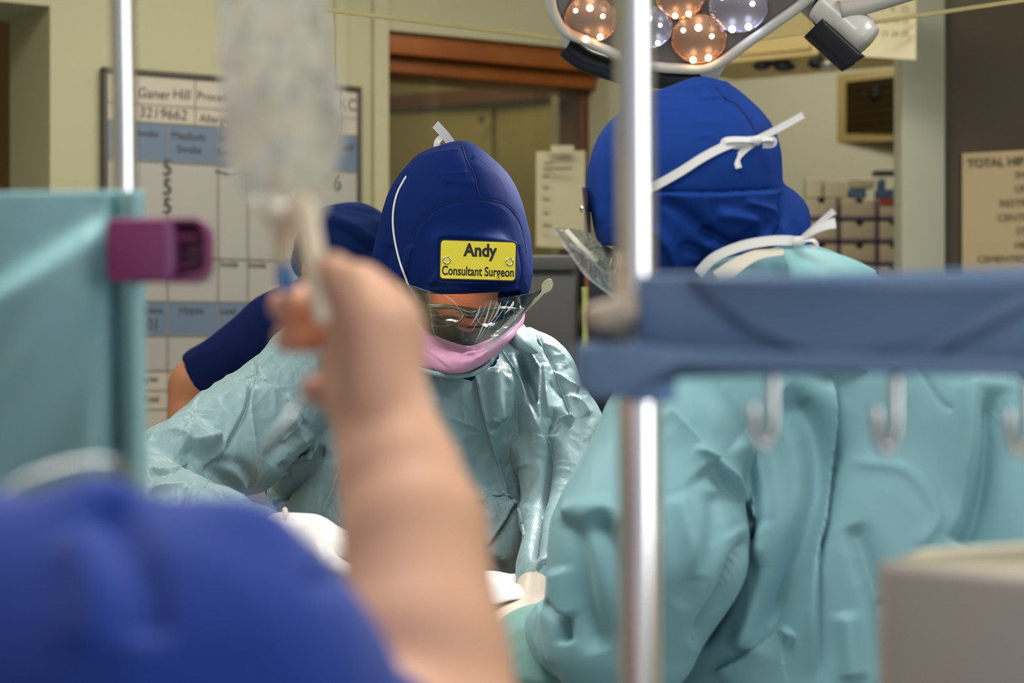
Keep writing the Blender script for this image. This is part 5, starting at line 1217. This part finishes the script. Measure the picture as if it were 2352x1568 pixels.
ribbon('tie_tail', [K(1735, 326), K(1710, 345, -0.006), K(1693, 365, -0.010), K(1697, 386, -0.012)], 0.0075, (0.1, -1, 0.1), WHITE, s2, 0.0009, 20)
ball('tie_knot', K(1737, 323, -0.004), (0.007, 0.006, 0.006), WHITE, s2, 16)
n1 = [P(1604, 628, 2.36), P(1640, 592, 2.35), P(1700, 566, 2.34), P(1760, 554, 2.335), P(1810, 552, 2.335), P(1836, 556, 2.335)]
ribbon('neck_tie', n1, 0.0120, (0.1, -1, 0.25), WHITE, s2, 0.0009, 40)
ribbon('neck_tie', [P(1650, 640, 2.34), P(1690, 610, 2.335), P(1740, 585, 2.335), P(1800, 578, 2.335)], lambda t: 0.022 - 0.014 * t, (0.1, -1, 0.35), mat('tie_cream', (0.68, 0.62, 0.5), 0.7), s2, 0.0009, 30)
ribbon('tie_tail', [P(1832, 554, 2.33), P(1860, 530, 2.325), P(1890, 505, 2.32), P(1916, 484, 2.315)], lambda t: 0.004 + 0.004 * t, (0.1, -1, 0.2), WHITE, s2, 0.0009, 20)
ribbon('tie_tail', [P(1832, 556, 2.33), P(1865, 532, 2.32), P(1895, 518, 2.315), P(1919, 512, 2.31)], lambda t: 0.006 + 0.007 * t, (0.1, -1, 0.3), WHITE, s2, 0.0009, 20)
ribbon('tie_loop', [P(1832, 558, 2.33), P(1850, 552, 2.325), P(1868, 552, 2.32), P(1875, 562, 2.32), P(1866, 570, 2.322)], 0.0055, (0.2, -1, 0.5), WHITE, s2, 0.0009, 30)
ball('tie_knot', P(1834, 556, 2.328), (0.008, 0.006, 0.007), WHITE, s2, 16)
# his badge seen edge-on, visor, goggles and mask edge
hexa('name_badge', [P(1334, 430, 2.42), P(1350, 431, 2.47), P(1356, 535, 2.47), P(1345, 532, 2.42), P(1336, 430, 2.42), P(1352, 431, 2.47), P(1358, 535, 2.47), P(1347, 532, 2.42)], mat('badge_edge', (0.42, 0.33, 0.24), 0.4), s2)
tube('badge_rivet', [P(1338, 480, 2.44), P(1352, 480, 2.45)], 0.0045, CHROME, s2, n=4, ns=14)
VIS2 = clear_mat('clear_visor_right', rough=0.05, gloss=0.28, bump=(30, 0.9, 0.008), stretch=(3, 1, 1), haze=0.03)
v2 = patch('visor', [[P(1270, 524, 2.50), P(1300, 524, 2.44), P(1345, 532, 2.40), P(1380, 560, 2.38)], [P(1312, 584, 2.49), P(1335, 575, 2.44), P(1372, 590, 2.40), P(1402, 612, 2.38)],
    [P(1350, 635, 2.48), P(1370, 628, 2.44), P(1402, 640, 2.40), P(1422, 655, 2.39)], [P(1428, 692, 2.47), P(1432, 690, 2.44), P(1440, 690, 2.41), P(1446, 690, 2.40)]], VIS2, s2, 0.0006, 40, 40)
ribbon('visor_edge', [P(1271, 525, 2.50), P(1312, 584, 2.49), P(1350, 635, 2.48), P(1428, 694, 2.47)], 0.0035, (0.3, -1, 0), WEDGE, v2, 0.0006)
ribbon('visor_fold', [P(1300, 528, 2.42), P(1330, 560, 2.41), P(1372, 600, 2.41)], 0.006, (0.3, -1, 0.2), mat('tab_grey', (0.55, 0.52, 0.42), 0.3), v2, 0.0006)
ribbon('visor_fold', [P(1310, 560, 2.43), P(1350, 590, 2.41), P(1395, 630, 2.41)], 0.003, (0.3, -1, 0.2), WEDGE, v2, 0.0006)
GOG = mat('goggle_frame_dark', (0.02, 0.02, 0.025), 0.25); YG = mat('goggle_yellow', (0.45, 0.38, 0.10), 0.3)
gg = tube('goggles', [P(1356, 572, 2.43), P(1376, 566, 2.42), P(1398, 574, 2.42), P(1410, 596, 2.42), P(1404, 620, 2.42)], 0.0028, GOG, s2, n=30, ns=8)
tube('goggle_rim', [P(1352, 580, 2.43), P(1372, 588, 2.43), P(1392, 606, 2.43), P(1398, 630, 2.43)], 0.0020, YG, gg, n=30, ns=8)
tube('goggle_rim', [P(1340, 572, 2.44), P(1360, 590, 2.43), P(1380, 612, 2.43)], 0.0022, GOG, gg, n=20, ns=8)
sheet('goggle_lens', [[P(1356, 574, 2.435), P(1380, 570, 2.425)], [P(1372, 600, 2.43), P(1404, 596, 2.425)], [P(1392, 625, 2.43), P(1406, 620, 2.425)]], LENSM, gg, 0.001)
patch('mask', [[P(1418, 545, 2.42), P(1440, 530, 2.40), P(1480, 520, 2.38)], [P(1402, 600, 2.44), P(1440, 600, 2.40), P(1490, 590, 2.37)], [P(1398, 640, 2.46), P(1440, 660, 2.42), P(1490, 650, 2.38)], [P(1430, 700, 2.50), P(1460, 710, 2.45), P(1500, 690, 2.40)]], mat('mask_white', (0.62, 0.60, 0.56), 0.7), s2, 0.0012)
wr = PA(1222, 1490, 2.64); kn = wr + np.array([-0.03, 0.07, -0.01]); sd_ = np.array([0.92, 0.39, 0.0])
V, Q = sdfmesh(hand_sdf(wr, kn, sd_, (0, 0, 1), 1.0, 0.5, 1.05), (-0.16, 2.55, 0.86), (0.16, 2.88, 1.2), 0.003); keep(np_mesh('glove', V, Q, CREAMG), s2)

# ------------------------------------------------------------------ 3. assistant in navy behind the drape
s3 = thing('person', 'assistant in navy cap and short-sleeved navy scrubs behind the pale gown, bare elbow out', 'person', loc=(-0.36, 3.85, 0))
d3 = 3.80
H3 = PA(800, 600, d3)
b3 = union([ell(H3, (0.074, 0.090, 0.092)), (ell(H3 + np.array([0.0, -0.05, -0.06]), (0.055, 0.05, 0.06)), 0.03), (cone(H3 + np.array([0, -0.09, -0.02]), H3 + np.array([0, -0.115, -0.05]), 0.01, 0.014), 0.012),
    (ell(H3 + np.array([0.078, 0, -0.02]), (0.01, 0.02, 0.03)), 0.005), (ell(H3 + np.array([-0.078, 0, -0.02]), (0.01, 0.02, 0.03)), 0.005), (ell(H3 + np.array([0, -0.09, -0.075]), (0.025, 0.012, 0.01)), 0.01),
    (cone(H3 + np.array([0, 0.02, -0.06]), PA(790, 800, d3 + 0.05), 0.05, 0.06), 0.03),
    (cone(PA(660, 830, d3), PA(960, 830, d3 + 0.05), 0.055, 0.055), 0.05), (cone(PA(800, 900, d3 + 0.04), PA(800, 1400, d3 + 0.04), 0.12, 0.12), 0.05),
    (cone(PA(655, 800, d3), PA(448, 885, d3 - 0.02), 0.055, 0.045), 0.03), (cone(PA(448, 885, d3 - 0.02), PA(440, 950, d3 - 0.03), 0.046, 0.044), 0.02), (cone(PA(440, 950, d3 - 0.03), PA(420, 1060, d3 - 0.12), 0.036, 0.028), 0.02),
    (cone(PA(405, 985, d3 - 0.14), PA(420, 1060, d3 - 0.12), 0.020, 0.024), 0.015), (cone(PA(960, 830, d3 + 0.05), PA(1010, 1150, d3), 0.052, 0.045), 0.03), (cone(PA(1010, 1150, d3), PA(940, 1300, d3 - 0.15), 0.04, 0.03), 0.02)]
    + [(g, 0.04) for g in body_legs(-0.33, 3.86, 0)], 0.03)
V, Q = sdfmesh(b3, (-0.75, 3.55, 0.02), (0.05, 4.05, 1.80), 0.007); keep(np_mesh('body', V, Q, SKIND), s3)
shoes(-0.33, 3.86, s3, -1)
t3 = union([cone(PA(800, 830, d3 + 0.04), PA(800, 1200, d3 + 0.05), 0.14, 0.16, ((0, 1, 0), 0.75)), (cone(PA(800, 1200, d3 + 0.05), PA(800, 1500, d3 + 0.05), 0.16, 0.16, ((0, 1, 0), 0.8)), 0.03),
    (cone(PA(740, 690, d3 + 0.02), PA(655, 760, d3), 0.060, 0.068), 0.03), (cone(PA(655, 772, d3), PA(475, 862, d3 - 0.01), 0.080, 0.062), 0.04), (cone(PA(860, 700, d3 + 0.03), PA(980, 800, d3 + 0.05), 0.07, 0.07), 0.04), (cone(PA(980, 830, d3 + 0.05), PA(1000, 990, d3 + 0.03), 0.07, 0.065), 0.03)], 0.03)
t3 = cut(t3, half(PA(442, 862, d3), PA(420, 905, d3) * 0 + np.array([0.82, 0, 0.38]) ), 0.003) if False else cut(t3, (lambda g: (lambda Q_: -g(Q_)))(half(PA(440, 862, d3), np.array([0.80, 0, 0.60]) * 1.0)) if False else (lambda Q_: (Q_ - PA(440, 858, d3)) @ (np.array([0.86, 0, 0.51]))), 0.004)
cloth('scrub_top', t3, (-0.70, 3.60, 0.80), (0.05, 4.08, 1.62), 0.007, NAVY, s3, (), noise=[(0.010, 7, (1, 1, 1), 41)])
tr3 = union([cone(PA(800, 1440, d3 + 0.05), PA(800, 1500, d3 + 0.05), 0.15, 0.15, ((0, 1, 0), 0.8))] + [(cone((-0.33 + s * 0.09, 3.86, 0.9), (-0.33 + s * 0.10, 3.87, 0.12), 0.095, 0.065), 0.03) for s in (-1, 1)], 0.03)
V, Q = sdfmesh(tr3, (-0.60, 3.6, 0.08), (-0.05, 4.1, 1.05), 0.01); keep(np_mesh('trousers', V, Q, NAVY), s3)
c3 = union([ell(PA(806, 566, d3), (0.090, 0.110, 0.084)), (cone(PA(745, 545, d3 + 0.02), PA(715, 600, d3 + 0.04), 0.048, 0.04), 0.03), (cone(PA(850, 590, d3 - 0.02), PA(750, 590, d3 - 0.02), 0.02, 0.02), 0.03)], 0.02)
cloth('cap', c3, (-0.52, 3.62, 1.50), (-0.18, 3.98, 1.76), 0.005, mat('cap_cotton', (0.004, 0.014, 0.07), 0.85, spec=0.05), s3, [([(750, 520), (800, 540), (860, 590)], 'g', -0.008, 14), ([(740, 500), (790, 510), (870, 560)], 'g', 0.006, 12)], noise=[(0.006, 14, (1, 1, 1), 45)])

# ------------------------------------------------------------------ 4. colleague at the far right edge
s4 = thing('person', 'colleague in dark green gown, only a sliver showing at the right frame edge', 'person', loc=(0.86, 2.95, 0))
d4 = 2.95
H4 = PA(2560, 600, d4)
g4 = union([cone(PA(2560, 960, d4), PA(2560, 1600, d4), 0.15, 0.17, ((0, 1, 0), 0.8)), (cone(PA(2420, 935, d4), PA(2700, 930, d4), 0.072, 0.072), 0.04), (cone(PA(2410, 950, d4), PA(2405, 1250, d4 - 0.1), 0.072, 0.055), 0.03), (cone(PA(2560, 1600, d4), PA(2560, 2200, d4), 0.17, 0.19, ((0, 1, 0), 0.85)), 0.04)], 0.03)
b4h = union([ell(H4, (0.078, 0.095, 0.11)), (ell(H4 + np.array([-0.03, 0.0, -0.06]), (0.055, 0.055, 0.06)), 0.03), (cone(H4 + np.array([-0.09, 0, -0.02]), H4 + np.array([-0.11, 0, -0.045]), 0.01, 0.014), 0.012), (cone(H4, PA(2560, 830, d4), 0.055, 0.06), 0.03)], 0.03)
b4t = union([cone(PA(2400, 900, d4), PA(2720, 900, d4), 0.055, 0.055), (cone(PA(2560, 930, d4), PA(2560, 1500, d4), 0.12, 0.12), 0.05), (cone(PA(2400, 900, d4), PA(2385, 860, d4 - 0.08), 0.05, 0.035), 0.03), (cone(PA(2390, 900, d4), PA(2400, 1250, d4 - 0.1), 0.05, 0.04), 0.03)] + [(g, 0.04) for g in body_legs(0.86, 2.97, 0)], 0.03)
V, Q = sdfmesh(union([b4h, (inside(b4t, g4, 0.02), 0.02)], 0.02), (0.65, 2.7, 0.02), (1.2, 3.2, 1.75), 0.008); keep(np_mesh('body', V, Q, SKINF), s4)
shoes(0.86, 2.97, s4, -1)
cloth('gown', g4, (0.60, 2.65, 0.4), (1.25, 3.25, 1.5), 0.009, mat('gown_dark_green', (0.05, 0.20, 0.21), 0.5), s4, (), noise=[(0.012, 8, (1, 1, 0.6), 51)], sub=False)
V, Q = sdfmesh(union([ell(PA(2560, 575, d4), (0.09, 0.105, 0.10))], 0.02), (0.7, 2.75, 1.4), (1.1, 3.15, 1.8), 0.01); keep(np_mesh('cap', V, Q, NAVY), s4)

# ------------------------------------------------------------------ 5. the anaesthetic assistant holding up the bag
s5 = thing('person', 'assistant in royal blue scrubs holding a fluid bag up with bare forearm, near left', 'person', loc=(-0.30, 0.92, 0))
def hp(x, y, d): return PA(x, y, d)
H5 = np.array([-0.42, 0.92, 1.58])
arm = [cone(hp(1040, 1900, 0.98), hp(972, 1500, 1.02), 0.048, 0.0425), (cone(hp(972, 1500, 1.02), hp(953, 1220, 1.06), 0.0420, 0.0370), 0.01), (cone(hp(953, 1220, 1.06), hp(918, 1090, 1.08), 0.0370, 0.0318), 0.01), (cone(hp(918, 1090, 1.08), hp(888, 985, 1.10), 0.0318, 0.0270), 0.01),
    (cone(hp(893, 1000, 1.10), hp(862, 900, 1.11), 0.0272, 0.0262, ((0, 1, 0), 1.15)), 0.01), (cone(hp(862, 900, 1.11), hp(860, 760, 1.115), 0.0260, 0.0240), 0.01), (cone(hp(860, 760, 1.115), hp(818, 668, 1.12), 0.0235, 0.0165), 0.02),
    # thumb lies along the port
    (cone(hp(860, 880, 1.09), hp(842, 742, 1.085), 0.0165, 0.0135), 0.012), (cone(hp(842, 742, 1.085), hp(786, 640, 1.085), 0.0130, 0.0105), 0.008), (cone(hp(786, 640, 1.085), hp(764, 612, 1.09), 0.0103, 0.0088), 0.004),
    # index, middle, ring, little: knuckle -> joint -> tip, curled round the line
    (cone(hp(835, 690, 1.145), hp(760, 668, 1.165), 0.0115, 0.0105), 0.006), (cone(hp(760, 668, 1.165), hp(700, 690, 1.155), 0.0103, 0.0095), 0.003), (cone(hp(700, 690, 1.155), hp(652, 702, 1.135), 0.0100, 0.0095), 0.003),
    (cone(hp(835, 770, 1.148), hp(765, 758, 1.168), 0.0118, 0.0108), 0.006), (cone(hp(765, 758, 1.168), hp(712, 768, 1.158), 0.0104, 0.0098), 0.003), (cone(hp(712, 768, 1.158), hp(664, 778, 1.14), 0.0102, 0.0095), 0.003),
    (cone(hp(845, 845, 1.145), hp(790, 838, 1.165), 0.0115, 0.0105), 0.006), (cone(hp(790, 838, 1.165), hp(775, 850, 1.15), 0.0100, 0.0092), 0.003), (cone(hp(775, 850, 1.15), hp(770, 830, 1.13), 0.0090, 0.0082), 0.003),
    (cone(hp(850, 920, 1.135), hp(790, 915, 1.15), 0.0110, 0.0095), 0.006), (cone(hp(790, 915, 1.15), hp(742, 905, 1.14), 0.0092, 0.0084), 0.003), (cone(hp(742, 905, 1.14), hp(715, 893, 1.125), 0.0083, 0.0075), 0.003),
    (cone(hp(850, 790, 1.14), hp(862, 930, 1.13), 0.018, 0.018), 0.02)]
SHO = hp(400, 1700, 0.88)
b5 = union(arm + [(cone(hp(1060, 1900, 0.98), SHO, 0.052, 0.062), 0.03), (cone(SHO, SHO + np.array([-0.34, 0.02, 0.0]), 0.065, 0.06), 0.05), (cone(H5 + np.array([0, 0.01, -0.08]), np.array([-0.38, 0.9, 1.32]), 0.052, 0.062), 0.03),
    (ell(H5, (0.076, 0.096, 0.105)), 0.02), (ell(H5 + np.array([0, 0.04, -0.06]), (0.055, 0.055, 0.06)), 0.03), (cone(H5 + np.array([0, 0.09, -0.01]), H5 + np.array([0, 0.115, -0.045]), 0.01, 0.014), 0.012),
    (ell(H5 + np.array([0.078, 0, -0.02]), (0.01, 0.02, 0.03)), 0.005), (ell(H5 + np.array([-0.078, 0, -0.02]), (0.01, 0.02, 0.03)), 0.005), (ell(H5 + np.array([0, 0.09, -0.075]), (0.025, 0.012, 0.01)), 0.01),
    (cone((-0.33, 0.88, 1.22), (-0.33, 0.88, 0.95), 0.13, 0.12), 0.05), (cone(SHO + np.array([-0.36, 0.02, 0.0]), (-0.60, 0.95, 1.05), 0.05, 0.042), 0.03), (cone((-0.60, 0.95, 1.05), (-0.52, 1.15, 0.98), 0.04, 0.03), 0.02)]
    + [(g, 0.04) for g in body_legs(-0.33, 0.88, 0)], 0.02)
V, Q = sdfmesh(b5, (-0.72, 0.72, 0.02), (0.03, 1.28, 1.72), 0.0045)
keep(np_mesh('body', V, Q, SKIN), s5)
shoes(-0.33, 0.88, s5, 1)
t5 = union([ell(hp(392, 1650, 0.86), (0.099, 0.090, 0.0905)), (cone(hp(250, 1330, 0.86), hp(238, 1165, 0.86), 0.026, 0.0135), 0.02), (cone(hp(40, 1330, 0.86), hp(-420, 1230, 0.88), 0.020, 0.03), 0.05), (cone(hp(100, 1600, 0.87), hp(-900, 1650, 0.90), 0.062, 0.075), 0.05),
    (cone(hp(330, 1420, 0.86), hp(560, 1260, 0.86), 0.03, 0.013), 0.03), (cone(SHO, hp(760, 1840, 0.93), 0.085, 0.072), 0.03), (cone((-0.33, 0.88, 1.22), (-0.33, 0.88, 0.90), 0.155, 0.15, ((0, 1, 0), 0.8)), 0.05), (cone(SHO + np.array([-0.36, 0.02, 0.0]), (-0.58, 0.94, 1.15), 0.075, 0.065), 0.03)], 0.03)
cloth('scrub_top', t5, (-0.76, 0.66, 0.82), (0.06, 1.12, 1.45), 0.005, SCRUB, s5, [([(240, 1140), (290, 1240), (330, 1350), (340, 1480)], 'g', -0.008, 50), ([(170, 1220), (210, 1350), (200, 1500)], 'g', 0.005, 60), ([(820, 1330), (740, 1330), (700, 1310)], 'g', -0.006, 30)], noise=[(0.007, 8, (1, 1, 1), 61)])
V, Q = sdfmesh(union([cone((-0.33, 0.88, 0.95), (-0.33, 0.88, 0.88), 0.14, 0.14, ((0, 1, 0), 0.8))] + [(cone((-0.33 + s * 0.09, 0.88, 0.88), (-0.33 + s * 0.10, 0.88, 0.10), 0.092, 0.065), 0.03) for s in (-1, 1)], 0.03), (-0.6, 0.65, 0.06), (-0.06, 1.12, 1.12), 0.01); keep(np_mesh('trousers', V, Q, SCRUB), s5)
V, Q = sdfmesh(cut(ell(H5 + np.array([0, -0.005, 0.02]), (0.086, 0.105, 0.105)), lambda Q_: np.maximum(Q_[:, 2] - (H5[2] + 0.03), -(Q_[:, 1] - H5[1] - 0.02)), 0.004), (-0.55, 0.78, 1.45), (-0.3, 1.08, 1.75), 0.007); keep(np_mesh('cap', V, Q, SCRUB), s5)
cv = thing('clear_hose', 'loop of clear plastic hose resting on the royal blue shoulder, lower left', 'tubing')
tube('hose_wall', [hp(-160, 1330, 0.88), hp(-60, 1240, 0.88), hp(40, 1165, 0.885), hp(130, 1115, 0.89), hp(230, 1090, 0.895), hp(300, 1112, 0.90), hp(360, 1160, 0.90), hp(410, 1240, 0.90)], lambda t: 0.0105 - 0.005 * max(0, (t - 0.35) / 0.65), TUBEC, cv, n=60, ns=20)

# ================================================================== table, patient and drapes
tb = thing('operating_table', 'operating table under the lamp, between the two gowned surgeons', 'table', loc=(0.0, 2.75, 0))
box('mattress', (0.10, 2.80, 0.90), (1.9, 0.30, 0.08), LBLACK, tb, 0.02)
box('pedestal', (0.12, 2.80, 0.43), (0.25, 0.22, 0.86), STEEL, tb, 0.02); box('base', (0.12, 2.80, 0.03), (0.8, 0.36, 0.06), STEEL, tb, 0.02)
pt = union([cone((-0.55, 2.74, 0.985), (0.05, 2.76, 0.985), 0.055, 0.075), (cone((0.05, 2.76, 0.99), (0.9, 2.80, 0.99), 0.085, 0.10), 0.05)], 0.04)
V, Q = sdfmesh(pt, (-0.70, 2.55, 0.85), (1.1, 3.0, 1.15), 0.009)
pat = tag(np_mesh('patient', V, Q, mat('warm_bounce_skin', (0.62, 0.26, 0.10), 0.4, spec=0.5)), 'patient lying under drapes, hidden orange skin added to bounce warm light', 'person')  # unseen orange skin put in to bounce warm light onto the gowns
tdr = union([cone((0.10, 2.72, 0.965), (0.95, 2.76, 0.985), 0.115, 0.14), (cone((0.04, 2.59, 1.015), (0.30, 2.59, 1.02), 0.092, 0.085), 0.03), (cone((0.10, 2.62, 0.90), (0.95, 2.62, 0.90), 0.08, 0.08), 0.05)], 0.05)
tdo = cloth('surgical_drape', tdr, (-0.1, 2.45, 0.78), (1.2, 3.0, 1.2), 0.007, TDRAPE, None, (), noise=[(0.014, 8, (1, 1, 1), 71)])
tag(tdo, 'crumpled dark green surgical drape over the patient below the white towel', 'drape')
bm = bmesh.new()
rows = []
for i in range(16):
    rows.append([Vector((-0.09 + 0.17 * j / 15, 2.66 + 0.16 * i / 15, 1.1215 + 0.004 * math.sin(j * 0.9) * math.cos(i * 0.6) - 0.02 * max(0, (3 - i) / 3) )) for j in range(16)])
tw = sheet('white_towel', rows, mat('towel_white', (0.82, 0.80, 0.78), 0.7), None, 0.004, 1)
tag(tw, 'brightly lit white towel on the patient between the surgeons', 'towel')
